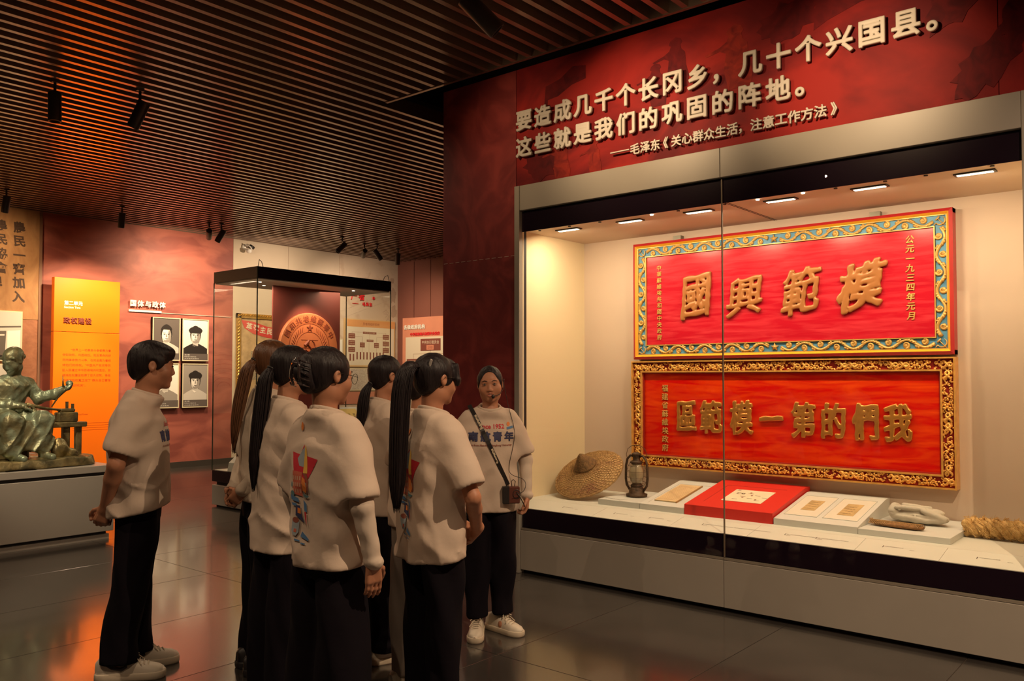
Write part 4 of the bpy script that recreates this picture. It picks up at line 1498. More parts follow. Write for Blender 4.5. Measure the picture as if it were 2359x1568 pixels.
# salmon board on the back wall with raised heading
sb = empty('institution_board', (-12.6, 12.33, .35), 0, 'salmon coloured information board with white raised heading and chart at the far right corner', 'board')
MB().box(-.84, 1.0, -.01, .01, 0, 2.455).build('board', mat('salmon_board', (.66, .27, .17), .6, noise=.05, nscale=3), sb)
MB().box(-.73, .9, -.022, -.01, .2, 2.04).build('sheet', mat('chart_cream', (.72, .66, .52), .6), sb)
for i, ch in enumerate('各级政府机构'):
    solid_char('title_character', ch, m_white, FY(0, -.012, 0), .104, -.736 + i * .108, 2.255, sb, fat=.0045, half=.009, n=30)
for i, ch in enumerate('中华苏维埃共和国中央政府'):
    solid_char('subtitle_character', ch, m_redtxt, FY(0, -.012, 0), .072, -.563 + i * .074, 2.10, sb, fat=.0028, half=.006, n=28)
MB().box(-.27, .32, -.026, -.022, 1.745, 1.995).build('chart_box', m_box, sb)
text('box_text', '中央执行委员会', mat('chart_cream', (.72, .66, .52), .6), FY(0, -.0265, 0), .075, sb, x=.025, y=1.92, align='C', res=2, width=.50)
MB().box(-.09, .12, -.028, -.026, 1.765, 1.86).build('small_box', mat('salmon_board', (.66, .27, .17), .6), sb)
text('box_text', '主席团', m_mar_ink, FY(0, -.0285, 0), .06, sb, x=.015, y=1.812, align='C', res=2, width=.15)
MB().box(-.69, -.29, -.026, -.022, 1.48, 1.58).build('chart_box', m_box, sb)
text('box_text', '全国苏维埃大会', m_paper, FY(0, -.0265, 0), .04, sb, x=-.49, y=1.53, align='C', res=2, width=.32)
MB().box(-.49, .5, -.0235, -.022, 1.68, 1.685).box(-.492, -.488, -.0235, -.022, 1.58, 1.685).box(.018, .022, -.0235, -.022, 1.68, 1.745).build('chart_line', m_box, sb)

# surveillance camera on the beige wall
sc_ = empty('security_camera', (-13.64, 8.60, 3.92), 0, 'small white security camera fixed high on the beige wall under the slats', 'camera')
MB().lathe([(.05, 0), (.05, .03)], 16, Matrix.Rotation(PI / 2, 4, 'Y')).build('mount', m_white, sc_, True)
MB().tube([(.02, 0, 0), (.10, 0, .03), (.12, .06, -.01), (.12, .08, -.05)], .012, 8).build('arm', m_white, sc_, True)
MB().lathe([(.045, .01), (.052, -.01), (.045, -.05), (.02, -.062)], 16, Matrix.Translation((.12, .02, -.06))).build('dome', m_white, sc_, True)
MB().lathe([(.03, .0), (.034, .09)], 12, Matrix.Translation((.06, .16, -.01)) @ Matrix.Rotation(1.2, 4, 'X')).build('lamp_head', m_black, sc_, True)

# ------------------------------------------------------------------ free-standing glass case
gc = empty('freestanding_case', (-8.83, 6.456, 0), 0, 'free-standing glass display case with black canopy behind the visitors', 'display case')
hx, hy = .457, 1.004
m_bandb = mat('canopy_black', (.014, .008, .014), .25, spec=.4)
m_bands = mat('canopy_black_lit', (.13, .085, .055), .3)  # dark canopy metal as lit on its left face, light painted in
MB().box(-hx, hx, -hy, hy, .02, .256, ch=.004).build('base', m_plinth, gc)
MB().box(-hx + .04, hx - .04, -hy + .04, hy - .04, .0, .30).build('recess', m_dark, gc)
MB().box(-hx, hx, -hy, hy, .297, .426).build('lower_band', m_bandb, gc)
MB().box(-hx + .02, hx - .02, -hy + .02, hy - .02, .426, .432).build('deck', m_deck, gc)
MB().box(-hx, hx, -hy, hy, 2.67, 2.80).build('canopy', m_bandb, gc)
MB().box(-hx, hx - .006, -hy - .004, -hy, 2.67, 2.80).build('canopy_lit_side', m_bands, gc)  # thin plate added to carry the painted lit tone
MB().box(-hx + .01, hx - .01, -hy + .01, hy - .01, 2.655, 2.669).build('canopy_soffit', m_deck, gc)
t = .010
MB().box(hx - t, hx, -hy, hy, .427, 2.668).build('glass_pane', GLASS, gc)
MB().box(-hx, -hx + t, -hy, hy, .427, 2.668).build('glass_pane', GLASS, gc)
MB().box(-hx + t + .001, hx - t - .001, -hy, -hy + t, .427, 2.668).build('glass_pane', GLASS, gc)
MB().box(-hx + t + .001, hx - t - .001, hy - t, hy, .427, 2.668).build('glass_pane', GLASS, gc)
m_edge = mat('glass_edge', (.03, .045, .03), .3)
for sx in (-1, 1):
    for sy in (-1, 1):
        MB().box(sx * hx - .005, sx * hx + .005, sy * hy - .005, sy * hy + .005, .427, 2.80 if sx > 0 else 2.67).build('corner_seal', m_edge, gc)
for sy in (-.95, .95):
    MB().tube([(hx - .01, sy * 1.04, 2.80), (hx - .02, sy * 1.02, 2.88), (hx - .03, sy * .98, 2.86), (hx - .04, sy * .95, 2.80)], .004, 5).build('cable_loop', m_black, gc)
for (xx, yy) in ((.2, -.80), (-.1, -.55), (.25, .55)):
    MB().lathe([(.018, 2.652), (.018, 2.656)], 10, Matrix.Translation((xx, yy, 0))).build('pin_lamp', m_pin, gc)
area_light((-8.70, 5.65, 2.64), (-8.70, 5.7, .4), 14, .5, .5, (1, .8, .52))
area_light((-8.62, 6.9, 2.64), (-8.62, 7.0, .4), 5, .5, .5, (1, .8, .52))
spot_light((-8.42, 6.55, 2.60), (-8.82, 6.47, 1.85), 5, 95, .8, (1, .62, .34), .02)
MB().box(-.012, .012, -.493, .525, .432, 2.655).build('backboard', mat('backboard_maroon', (.19, .040, .030), .55), gc)

m_disk = mat('terracotta', (.60, .20, .085), .5, noise=.06, nscale=6)
m_disk2 = mat('terracotta_dark', (.26, .06, .028), .55)
dk = empty('emblem_disk', (-8.818, 6.472, 1.905), 0, 'round terracotta emblem disk with star, hammer and sickle and ring of characters', 'emblem')
DM = Matrix.Rotation(PI / 2, 4, 'Y')
MB().lathe([(.44, 0), (.44, .035), (.43, .045), (.425, .045), (.31, .043), (.305, .040), (.300, .043)], 64, DM).build('disk', m_disk, dk, True)
smooth_by_angle(dk.children[0] if dk.children else [o for o in bpy.data.objects if o.parent == dk][0], 30)
DF = FX(.046, 0, 0)
for r_ in (.305, .20):
    MB().tube([(.044, r_ * math.cos(2 * PI * i / 60), r_ * math.sin(2 * PI * i / 60)) for i in range(60)], .003, 4, closed=True).build('ring', m_disk2, dk)
for i, ch in enumerate('中華蘇維埃共和國'):
    a = R(28 + i * 17.8)
    text('character', ch, m_disk2, DF, .092, dk, x=.368 * math.cos(a), y=.368 * math.sin(a), align='C', rot=a - PI / 2, res=2, extrude=.002, offset=.001)
MB().prism(star_poly(.05), 0, .006, DF @ Matrix.Translation((0, .25, 0))).build('star', m_disk2, dk)
for s_ in (-1, 1):
    MB().prism(star_poly(.035), 0, .005, DF @ Matrix.Translation((s_ * .36, -.06, 0))).build('star', m_disk2, dk)
mb = MB()
hammer_sickle(mb, 0.0, .02, .19, DF, .002)
mb.build('hammer_and_sickle', m_disk2, dk)
mb = MB()
for i in range(16):
    a = R(-60 + i * 8)
    for s_ in (1, -1):
        mb.tube([(.045, s_ * .225 * math.cos(a), .225 * math.sin(a)), (.046, s_ * .275 * math.cos(a + .14), .275 * math.sin(a + .14))], [.005, .002], 4)
for k in (-.10, 0, .10):
    mb.tube([(.045, .19 * math.sin(q) * (1 if k == 0 else .8), k + .0) for q in (-1, -.5, 0, .5, 1)], .002, 4)
mb.build('wheat_ears', m_disk2, dk)
spot_light((-8.45, 6.35, 2.60), (-8.82, 6.47, 1.95), 28, 80, .8, (1, .62, .36), .02)  # spot added under the canopy to brighten the disk, no fitting
# contents of the case
st = MB()
st.add([(-.25, -.56, 0), (.25, -.56, 0), (.25, .02, 0), (-.25, .02, 0), (-.25, -.54, .10), (.25, -.54, .10), (.25, .02, .55), (-.25, .02, .55)], [(3, 2, 1, 0), (4, 5, 6, 7), (0, 1, 5, 4), (1, 2, 6, 5), (2, 3, 7, 6), (3, 0, 4, 7)])
o = st.build('sloping_block', m_stand, None, loc=(-8.72, 6.02, .434))
tag(o, 'white sloping block at the left end of the free-standing case', 'stand')
le = empty('document_easel', (-8.80, 7.17, .434), 0, 'tilted white easel with a yellow calligraphy sheet at the right end of the glass case', 'easel')
LM = Matrix.Translation((-.02, 0, .50)) @ Matrix.Rotation(R(90), 4, 'Z') @ Matrix.Rotation(R(52), 4, 'X')
MB().box(-.20, .22, -.22, .26, -.012, 0, LM).build('board', m_stand, le)
MB().box(-.17, .19, -.19, .23, 0, .003, LM).build('sheet', mat('yellow_sheet', (.68, .50, .17), .8, noise=.08, nscale=9), le)
for i in range(4):
    text('brush_column', '\n'.join('革命委员会令'), m_ink, LM @ Matrix.Translation((0, 0, .0036)), .045, le, x=-.12 + i * .08, y=.02, align='C', res=1)
MB().box(-.05, .05, -.15, .17, 0, .34).build('foot', m_stand, le)

# big drawing sheet on the far wall, outside the view, seen mirrored in the case glass
ds = empty('drawing_sheet', (-13.64, 2.6, .9), 0, 'large pale sheet with line drawings mirrored in the side of the glass case', 'picture')
MB().box(0, .02, -.9, .9, 0, 1.75).build('sheet', m_paper, ds)
mb = MB()
for k in range(7):
    r_ = .12 + .09 * k
    mb.tube([(.021, .1 + r_ * 1.1 * math.cos(q), .45 + r_ * .9 * math.sin(q)) for q in [PI * i / 12 for i in range(13)]], .005, 4)
for k in range(6):
    mb.tube([(.021, -.5 + .14 * math.cos(q) + .1 * k % .3, .4 + k * .2 + .12 * math.sin(q)) for q in [2 * PI * i / 12 for i in range(13)]], .005, 4)
mb.build('drawn_lines', m_ink, ds)

# ------------------------------------------------------------------ statue plinth
pl = empty('statue_plinth', (-9.35, 2.39, 0), 0, 'long low grey plinth under the bronze statue at left', 'plinth')
MB().box(-1.17, 1.17, -3.2, 1.34, .0, .045).build('foot_strip', m_plinth, pl)
MB().box(-1.17, 1.17, -3.2, 1.34, .048, .072, M=None).build('kick_groove', m_dark, pl) if False else MB().box(-1.15, 1.15, -3.18, 1.32, .045, .075).build('kick_groove', m_dark, pl)
MB().box(-1.2, 1.2, -3.23, 1.37, .075, .605, ch=.004).build('body', m_plinth, pl)
MB().box(-1.17, 1.17, -3.2, 1.34, .605, .635).build('shadow_groove', m_dark, pl)
MB().box(-1.2, 1.2, -3.23, 1.37, .635, .70, ch=.004).build('top_slab', m_plinth, pl)
MB().box(1.0, 1.15, .45, .70, .700, .7008).build('vent', m_dark, pl)

# ------------------------------------------------------------------ track spotlights
m_spot = mat('spot_body', (.035, .028, .024), .38)
SPOTS = [((-7.44, 2.89), (.05, .0, -1), 'black cylinder spotlight hanging over the orange streak, left one of the nearest pair', 1),
         ((-7.1, 3.45), (-.45, -.25, -1), 'black cylinder spotlight hanging right beside the nearest left one', 1),
         ((-12.23, 4.17), (-.4, 0, -1), 'black spotlight at the far left edge over the stone panel', .9),
         ((-12.19, 5.68), (-.15, 0, -1), 'single black spotlight over the left of the red mural', .9),
         ((-12.38, 7.17), (-.9, .5, -.45), 'round-faced black spotlight turned to the mural, left of a pair', .9),
         ((-12.34, 7.36), (-.5, -.35, -1), 'slanting black spotlight, right of the pair above the mural end', .9),
         ((-11.85, 9.42), (-.35, -.9, -1), 'black spotlight slanting left, first of four over the beige wall', .9),
         ((-12.11, 10.14), (-.9, .5, -.4), 'black spotlight turned away, second of four over the beige wall', .9),
         ((-12.01, 10.36), (.2, .8, -1), 'black spotlight slanting right, third of four over the beige wall', .9),
         ((-12.11, 10.97), (-.2, .1, -1), 'thin dark spotlight nearest the maroon corner, last of four', .9),
         ((-3.47, 3.79), (.55, .75, -.85), 'large black cylinder spotlight at the top edge pointing to the slogan wall', 1.15)]
for (x_, y_), d_, lab, s_ in SPOTS:
    e = empty('track_spotlight', (x_, y_, 4.02), 0, lab, 'spotlight')
    MB().box(-.018, .018, -.03, .03, -.02, .0).build('adapter', m_spot, e)
    MB().tube([(0, 0, -.02), (0, 0, -.10 * s_)], .012, 8).build('stem', m_spot, e)
    q = Vector((0, 0, -1)).rotation_difference(Vector(d_).normalized()).to_matrix().to_4x4()
    M_ = Matrix.Translation((0, 0, -.20 * s_)) @ q
    h = MB().lathe([(.030, .10 * s_), (.050 * s_, .095 * s_), (.052 * s_, .09 * s_), (.052 * s_, -.14 * s_), (.048 * s_, -.15 * s_), (.042 * s_, -.15 * s_), (.040 * s_, -.12 * s_)], 20, M_).build('housing', m_spot, e)
    smooth_by_angle(h, 35)
    MB().lathe([(.038 * s_, -.118 * s_), (.038 * s_, -.116 * s_)], 16, M_).build('lens', mat('spot_lens', (.2, .18, .15), .2), h)
for (lx, ly) in ((-1.2, 0.6), (-3.6, 0.2), (0.6, 2.6), (-6.2, 1.0), (-5.9, 4.3), (-1.75, 3.2), (-3.3, 3.6)):
    pass

def rotm(yaw=0.0, pitch=0.0, roll=0.0):
    return np.array(Euler((pitch, roll, yaw), 'XYZ').to_matrix())


def head_prims(F, O, Rm, s, guide=False, male=False):
    def T(p):
        return O + Rm @ (np.array(p) * s)

    def E(c, r, k=.012, mode='add'):
        F.ell(T(c), np.array(r) * s, k * s, Rm, mode)

    def K(a, b, ra, rb, k=.008, mode='add'):
        F.cap(T(a), T(b), ra * s, rb * s, k * s, mode)
    E((0, -.014, .026), (.073, .092, .084), .02)
    E((0, .030, -.024), (.0635, .060, .076), .03)
    E((0, .040, -.066), (.044, .043, .036), .022)
    K((-.030, .000, -.065), (.030, .000, -.065), .030, .030, .03)
    E((0, .070, -.094), (.021, .015, .014), .02)
    for q in (-1, 1):
        E((q * .038, .052, -.030), (.030, .028, .030), .02)
        K((q * .012, .083, .020), (q * .040, .072, .020), .009, .007, .014)
        E((q * .031, .100, .002), (.017, .016, .010), .008, 'sub')
        E((q * .031, .076, .001), (.014, .012, .010), .004)
        E((q * .0115, .090, -.036), (.008, .009, .007), .006)
        E((q * .074, -.008, -.004), (.009, .016, .027), .006)
        E((q * .083, -.003, .001), (.0065, .010, .017), .003, 'sub')
    K((0, .082, .006), (0, .0945, -.030), .007, .0105, .010)
    if guide:
        E((0, .093, -.0625), (.017, .012, .0065), .003, 'sub')
        K((-.020, .081, -.058), (0, .091, -.053), .0048, .0052, .004)
        K((.020, .081, -.058), (0, .091, -.053), .0048, .0052, .004)
        K((-.018, .081, -.066), (0, .089, -.071), .0050, .0060, .004)
        K((.018, .081, -.066), (0, .089, -.071), .0050, .0060, .004)
    else:
        K((-.019, .083, -.060), (.019, .083, -.060), .0052, .0052, .004)
        K((-.010, .088, -.057), (.010, .088, -.057), .0050, .0050, .004)
        K((-.012, .086, -.067), (.012, .086, -.067), .0062, .0062, .004)


def hand_prims(F, wr, d, n, sx, curl=.5, s=1.0):
    """wr wrist, d towards fingers, n palm normal, sx thumb side sign along t"""
    wr, d, n = [np.array(v, float) for v in (wr, d, n)]
    d /= np.linalg.norm(d)
    n = n - d * (n @ d)
    n /= np.linalg.norm(n)
    t = np.cross(d, n) * sx
    P = lambda a, b, c: wr + (d * a + t * b + n * c) * s
    for b in (-.026, -.009, .009, .026):
        F.cap(P(.01, b * .7, 0), P(.078, b, 0), .0135 * s, .012 * s, .008)
    F.cap(P(-.02, 0, 0), P(.02, 0, 0), .025 * s, .024 * s, .012)
    for i, (b, L) in enumerate(((.028, .070), (.009, .078), (-.010, .073), (-.028, .056))):
        p = P(.080, b, .0)
        a = 0.0
        seg = (L * .45, L * .30, L * .25)
        for j, l in enumerate(seg):
            a += curl * (.7 + .25 * j + .08 * i)
            q = p + (d * math.cos(a) + n * math.sin(a)) * l * s
            F.cap(p, q, (.0088 - .0007 * j) * s, (.0082 - .0008 * j) * s, .003)
            p = q
    p = P(.018, .022, .004)
    for (l, ad, at, an) in ((.040, .62, .70, .30), (.030, .85, .30, .45), (.024, .90, .05, .45)):
        v = d * ad + t * at + n * an
        v /= np.linalg.norm(v)
        q = p + v * l * s
        F.cap(p, q, .0115 * s, .0095 * s, .004)
        p = q


# ------------------------------------------------------------------ bronze statue of a seated spinner
m_bronze = mat('bronze_patina', (.17, .15, .075), .38, .5, col2=(.27, .33, .23), nscale=6, dist=1.2, bump=.5, bscale=34, thresh=(.38, .66))
m_bronze2 = mat('bronze_brown', (.085, .075, .040), .40, .6, col2=(.32, .25, .11), nscale=9, bump=.5, bscale=30)
bz = empty('bronze_statue', (-8.67, 3.05, .70), 0, 'green bronze statue of a seated person spinning thread, on the grey plinth', 'statue')
bz.scale = (.8, 1, 1)
F_ = Field(axis(-.34, .62, .010, [(-.10, .20)], .006), axis(-.42, .50, .010, [(-.14, .12)], .006), axis(.02, 1.18, .010, [(.86, 1.14)], .006))
F_.ell((0, -.10, .44), (.19, .20, .14), .03)                      # hips
F_.loft([(.40, 0, -.10, .17, .17), (.60, 0, -.07, .13, .155), (.76, .01, -.04, .13, .19), (.82, 0, -.03, .09, .15), (.86, 0, -.02, .055, .07)], .03)
F_.cap((0, -.19, .775), (0, .12, .775), .055, .055, .04)
RS = rotm(R(212), R(-24))
OS = np.array([.055, -.025, .985])
F_.cap((.0, -.01, .82), OS + RS @ np.array([0, -.02, -.06]), .055, .052, .02)
head_prims(F_, OS, RS, 1.06)
F_.ell(OS + RS @ np.array([0, -.02, .045]), (.084, .104, .086), .006, RS)
F_.ell(OS + RS @ np.array([0, -.115, .0]), (.035, .035, .03), .01, RS)
F_.chain([OS + RS @ np.array([q * .078, .062 - abs(q) * 0, .055]) for q in (-1, -.5, 0, .5, 1)], [.012] * 5, .006)
F_.chain([(0, .12, .775), (.05, .20, .64), (.17, .31, .675), (.20, .36, .705)], [.060, .056, .045, .030], .02)
F_.ell((.17, .30, .665), (.05, .035, .05), .01)
hand_prims(F_, (.20, .365, .705), (.15, .5, .35), (.3, -.4, .6), 1, .9, 1.0)
F_.chain([(0, -.19, .775), (.06, -.22, .60), (.18, -.08, .575), (.24, -.02, .57)], [.060, .058, .045, .032], .02)
hand_prims(F_, (.24, -.01, .57), (.2, .9, 0), (0, 0, -1), -1, .8, 1.0)
F_.chain([(.02, -.02, .44), (.34, .16, .43), (.36, .15, .20)], [.110, .088, .080], .03)   # legs in a long skirt
F_.chain([(.02, -.18, .44), (.36, -.12, .43), (.38, -.12, .18)], [.110, .092, .085], .03)
F_.loft([(.17, .36, .02, .075, .21), (.30, .34, .02, .080, .19), (.44, .30, .02, .08, .17)], .03)


def folds(X, Y, Z):
    lo_ = np.clip(1.25 - Z * 1.45, 0, 1)
    up_ = np.clip(Z * 3 - 1.5, 0, 1) * np.clip((.84 - Z) * 12, 0, 1)
    r1 = (1 - np.abs(np.sin(24 * (Y + .35 * X) + 3 * np.sin(6 * Z + 4 * X)))) ** 2
    r2 = (1 - np.abs(np.sin(17 * Z + 14 * Y - 9 * X + 2 * np.sin(9 * Y)))) ** 3
    r3 = (1 - np.abs(np.sin(15 * Z - 18 * Y + 8 * X))) ** 3
    return -.020 * r1 * lo_ - .014 * (r2 + r3) * up_ + .005 * np.sin(47 * X + 31 * Z) * np.sin(43 * Y - 29 * Z) * np.clip((.88 - Z) * 10, 0, 1)


F_.warp(folds)
F_.cap((.36, .16, .11), (.49, .20, .10), .045, .032, .01)
F_.cap((.37, -.08, .11), (.51, -.05, .10), .045, .032, .01)
F_.chain([(.37, .15, .24), (.375, .155, .12)], [.045, .04], .01)
F_.chain([(.38, -.10, .22), (.385, -.09, .12)], [.045, .04], .01)
link('figure', F_.mesh('figure'), m_bronze, bz)
F_ = Field(axis(-.50, .62, .016), axis(-1.0, .72, .016), axis(-.03, .13, .010))
F_.ell((.05, -.15, .02), (.50, .82, .075), .02)
F_.loft([(0, .05, -.17, .50, .82), (.085, .05, -.17, .47, .80)], .02, p=5)
F_.warp(lambda X, Y, Z: .010 * np.sin(19 * X + 6 * Y) * np.sin(15 * Y + 30 * Z) + .006 * np.sin(37 * X) * np.sin(41 * Y))
F_.cut((0, 0, -1), -.001)
link('rock_base', F_.mesh('rock_base'), m_bronze2, bz)
MB().box(-.16, .16, -.36, .10, .06, .34, ch=.02).build('stool', m_bronze2, bz)
bn = MB().box(.05, .22, .10, .60, .355, .405, ch=.008).build('bench_plank', m_bronze2, bz)
for (a, b) in ((.40, .46), (.52, .57)):
    MB().box(.08, .16, a, b, .06, .357, Matrix.Translation((0, 0, 0)), ch=.006).build('bench_leg', m_bronze2, bz)
MB().box(.06, .20, .34, .52, .405, .50, ch=.01).box(.08, .18, .36, .50, .50, .535, ch=.01).box(.10, .13, .43, .45, .53, .60).box(.14, .17, .47, .49, .53, .58).build('spindle_block', m_bronze2, bz)
MB().tube([(.28, .03, .585), (.22, .20, .545), (.15, .42, .515)], [.018, .013, .010], 8).build('spinning_rod', m_bronze2, bz, True)
MB().tube([(.22, .375, .74), (.21, .33, .65), (.21, .27, .555)], [.010, .009, .007], 6).tube([(.215, .37, .74), (.215, .365, .85)], [.012, .003], 6).build('thread', m_bronze2, bz, True)
F_ = Field(axis(-.02, .50, .012), axis(.12, .52, .012), axis(.03, .36, .012))
F_.ell((.34, .30, .16), (.07, .085, .10), .02).ell((.32, .40, .11), (.07, .08, .055), .02)
F_.warp(lambda X, Y, Z: .012 * np.sin(50 * X + 31 * Y) * np.sin(44 * Z + 20 * Y))
link('basket_of_fibre', F_.mesh('basket_of_fibre'), m_bronze2, bz)

# ------------------------------------------------------------------ people
m_skin = mat('skin', (.42, .19, .105), .5, noise=.05, nscale=20)
m_lip = mat('lip', (.37, .125, .08), .45)
m_hair = mat('hair_black', (.012, .008, .009), .5, bump=.5, bscale=90, stretch=(1, 1, .12), noise=.3, nscale=60, spec=.3)
m_hairbr = mat('hair_brown', (.11, .045, .018), .42, bump=.5, bscale=90, stretch=(1, 1, .12), noise=.3, nscale=60)
m_tee = mat('tee_white', (.54, .435, .345), .85, bump=.18, bscale=22)
m_tee2 = mat('blouse_beige', (.54, .45, .35), .8, bump=.25, bscale=26)
m_under = mat('under_sleeve', (.56, .47, .38), .8, bump=.08, bscale=30)
m_pants = mat('trousers_black', (.0045, .003, .006), .9, spec=.15, bump=.2, bscale=20)
m_grey = mat('trousers_grey', (.22, .18, .15), .8, bump=.2, bscale=20)
m_shoe = mat('shoe_white', (.60, .54, .44), .5)
m_sole = mat('sole_white', (.58, .50, .38), .6)
m_shoeb = mat('shoe_black', (.02, .018, .018), .5)
m_eye = mat('eye_dark', (.02, .012, .010), .4, spec=.2)
m_sclera = mat('eye_white', (.30, .25, .21), .3)
m_brow = mat('eyebrow_black', (.02, .014, .012), .7)
m_teeth = mat('teeth', (.7, .66, .58), .3)
m_wire = mat('glasses_wire', (.10, .085, .07), .25, .8)
m_lensg = GLASS


def shoe_meshes():
    secs = [(-.125, .018, .062), (-.112, .031, .078), (-.08, .037, .088), (-.03, .038, .088), (.02, .040, .078), (.06, .044, .060), (.10, .046, .048), (.135, .040, .040), (.155, .026, .030), (.163, .010, .020)]
    mb = MB()
    n = 14
    vs, fs = [], []
    for (y, w_, h) in secs:
        for j in range(n):
            a = PI * j / (n - 1)
            c_, s_ = math.cos(a), math.sin(a)
            vs.append((w_ * math.copysign(abs(c_) ** .7, c_), y, .018 + h * abs(s_) ** .75))
    for i in range(len(secs) - 1):
        for j in range(n - 1):
            fs.append((i * n + j, i * n + j + 1, (i + 1) * n + j + 1, (i + 1) * n + j))
    fs.append(tuple(range(n)))
    fs.append(tuple(reversed(range((len(secs) - 1) * n, len(secs) * n))))
    mb.add(vs, fs)
    up = mb.mesh('shoe')
    up.polygons.foreach_set('use_smooth', [True] * len(up.polygons))
    out = [(s_ * (w_ + .005), y) for s_, rng in ((1, secs), (-1, secs[::-1])) for (y, w_, h) in rng]
    out = [(x, y * 1.02) for x, y in out]
    mb = MB()
    m = len(out)
    rings = []
    for z, k in ((0, .90), (.006, .98), (.018, 1.0), (.030, .99), (.034, .95)):
        rings += [(x * k, y * (1 - (1 - k) * .3), z) for x, y in out]
    fs = []
    for i in range(4):
        for j in range(m):
            j2 = (j + 1) % m
            fs.append((i * m + j, i * m + j2, (i + 1) * m + j2, (i + 1) * m + j))
    fs.append(tuple(reversed(range(m))))
    fs.append(tuple(range(4 * m, 5 * m)))
    mb.add(rings, fs)
    so = mb.mesh('sole')
    so.polygons.foreach_set('use_smooth', [True] * len(so.polygons))
    mb = MB()
    for i, (y, z) in enumerate(((.092, .071), (.074, .079), (.056, .086), (.038, .094), (.022, .100))):
        mb.tube([(-.026, y - .006, z - .012), (-.012, y, z), (.012, y + .004, z), (.026, y + .008, z - .012)], .0026, 5)
    for s_ in (-1, 1):
        mb.tube([(0, .020, .104), (s_ * .018, .03, .112), (s_ * .034, .045, .100), (s_ * .024, .028, .104), (0, .020, .104)], .0024, 5)
        mb.tube([(0, .022, .104), (s_ * .02, .05, .095), (s_ * .038, .07, .070)], .0022, 5)
    la_ = mb.mesh('laces')
    return up, so, la_


SHOE_UP, SHOE_SOLE, SHOE_LACE = shoe_meshes()


def shoe(parent, x, y, rz, mu, ms, s=1.0, mark=False):
    o = bpy.data.objects.new('shoe', SHOE_UP.copy())
    o.data.materials.append(mu)
    COL.objects.link(o)
    o.parent = parent
    o.location = (x, y, 0)
    o.rotation_euler = (0, 0, rz)
    o.scale = (s, s, s)
    a = link('sole', SHOE_SOLE.copy(), ms, o)
    b = link('laces', SHOE_LACE.copy(), ms if mu is not m_shoeb else mu, o)
    if mark:
        for q in (-1, 1):
            MB().tube([(q * .0405, -.085, .082), (q * .0425, -.05, .062), (q * .0450, -.01, .055), (q * .0455, .01, .066), (q * .0440, .012, .078)], [.002, .006, .009, .007, .002], 6, flat=.35, flat_axis=(q, 0, 0)).build('side_stripe', m_shoeb, o, True)
    return o


def decal(bvh, name, polys, m, parent, side, th=.002, grid=.02):
    """polys: list of 2D faces (u right, v up) as seen; dropped on the cloth"""
    bm = bmesh.new()
    for poly in polys:
        vs = [bm.verts.new((p[0], 0, p[1])) for p in poly]
        bm.faces.new(vs)
    if grid:
        bmesh.ops.triangulate(bm, faces=bm.faces[:])
        for _ in range(3):
            ed = [e for e in bm.edges if e.calc_length() > grid]
            if not ed:
                break
            bmesh.ops.subdivide_edges(bm, edges=ed, cuts=1)
            bmesh.ops.triangulate(bm, faces=[f for f in bm.faces if len(f.verts) > 3])
    drop(bm, bvh, side, th)
    me = bpy.data.meshes.new(name)
    bm.to_mesh(me)
    bm.free()
    return link(name, me, m, parent)


def drop(bm, bvh, side, th):
    last = 0.0
    for v in bm.verts:
        x = -v.co.x * side
        hit = bvh.ray_cast(Vector((x, side * 1.0, v.co.z)), Vector((0, -side, 0)))
        y = hit[0].y if hit[0] is not None else last
        last = y
        v.co = Vector((x, y + side * (th + v.co.y), v.co.z))


def decal_text(bvh, body, size, m, parent, side, u, v, rot=0.0, **kw):
    me0 = text_mesh(body, size, **kw)
    bm = bmesh.new()
    bm.from_mesh(me0)
    xs = [q.co.x for q in bm.verts]
    ys = [q.co.y for q in bm.verts]
    cx, cy = (min(xs) + max(xs)) / 2, (min(ys) + max(ys)) / 2
    for q in bm.verts:
        x, y = q.co.x - cx, q.co.y - cy
        q.co = Vector((u + x * math.cos(rot) - y * math.sin(rot), 0, v + x * math.sin(rot) + y * math.cos(rot)))
    bmesh.ops.triangulate(bm, faces=bm.faces[:])
    drop(bm, bvh, side, .0035)
    me = bpy.data.meshes.new('print_text')
    bm.to_mesh(me)
    bm.free()
    return link('print_text', me, m, parent)


def decal_glyph(bvh, ch, em, fat, m, parent, side, u, v):
    me = glyph_mesh(ch, em, fat, .0012, n=34).copy()
    bm = bmesh.new()
    bm.from_mesh(me)
    for q in bm.verts:
        q.co = Vector((u + q.co.x, q.co.z, v + q.co.y))
    drop(bm, bvh, side, .0015)
    bm.to_mesh(me)
    bm.free()
    return link('print_character', me, m, parent)


m_pr = dict(red=mat('print_red', (.50, .02, .035), .7), navy=mat('print_navy', (.035, .04, .10), .7), blue=mat('print_blue', (.07, .17, .33), .7), teal=mat('print_teal', (.10, .20, .22), .7),
            orange=mat('print_orange', (.66, .20, .04), .7), yellow=mat('print_yellow', (.70, .42, .07), .7), grey=mat('print_greyblue', (.28, .33, .36), .7), brown=mat('print_brown', (.25, .07, .04), .7), rust=mat('print_rust', (.50, .12, .07), .7), pale=mat('print_pale', (.55, .30, .20), .7))


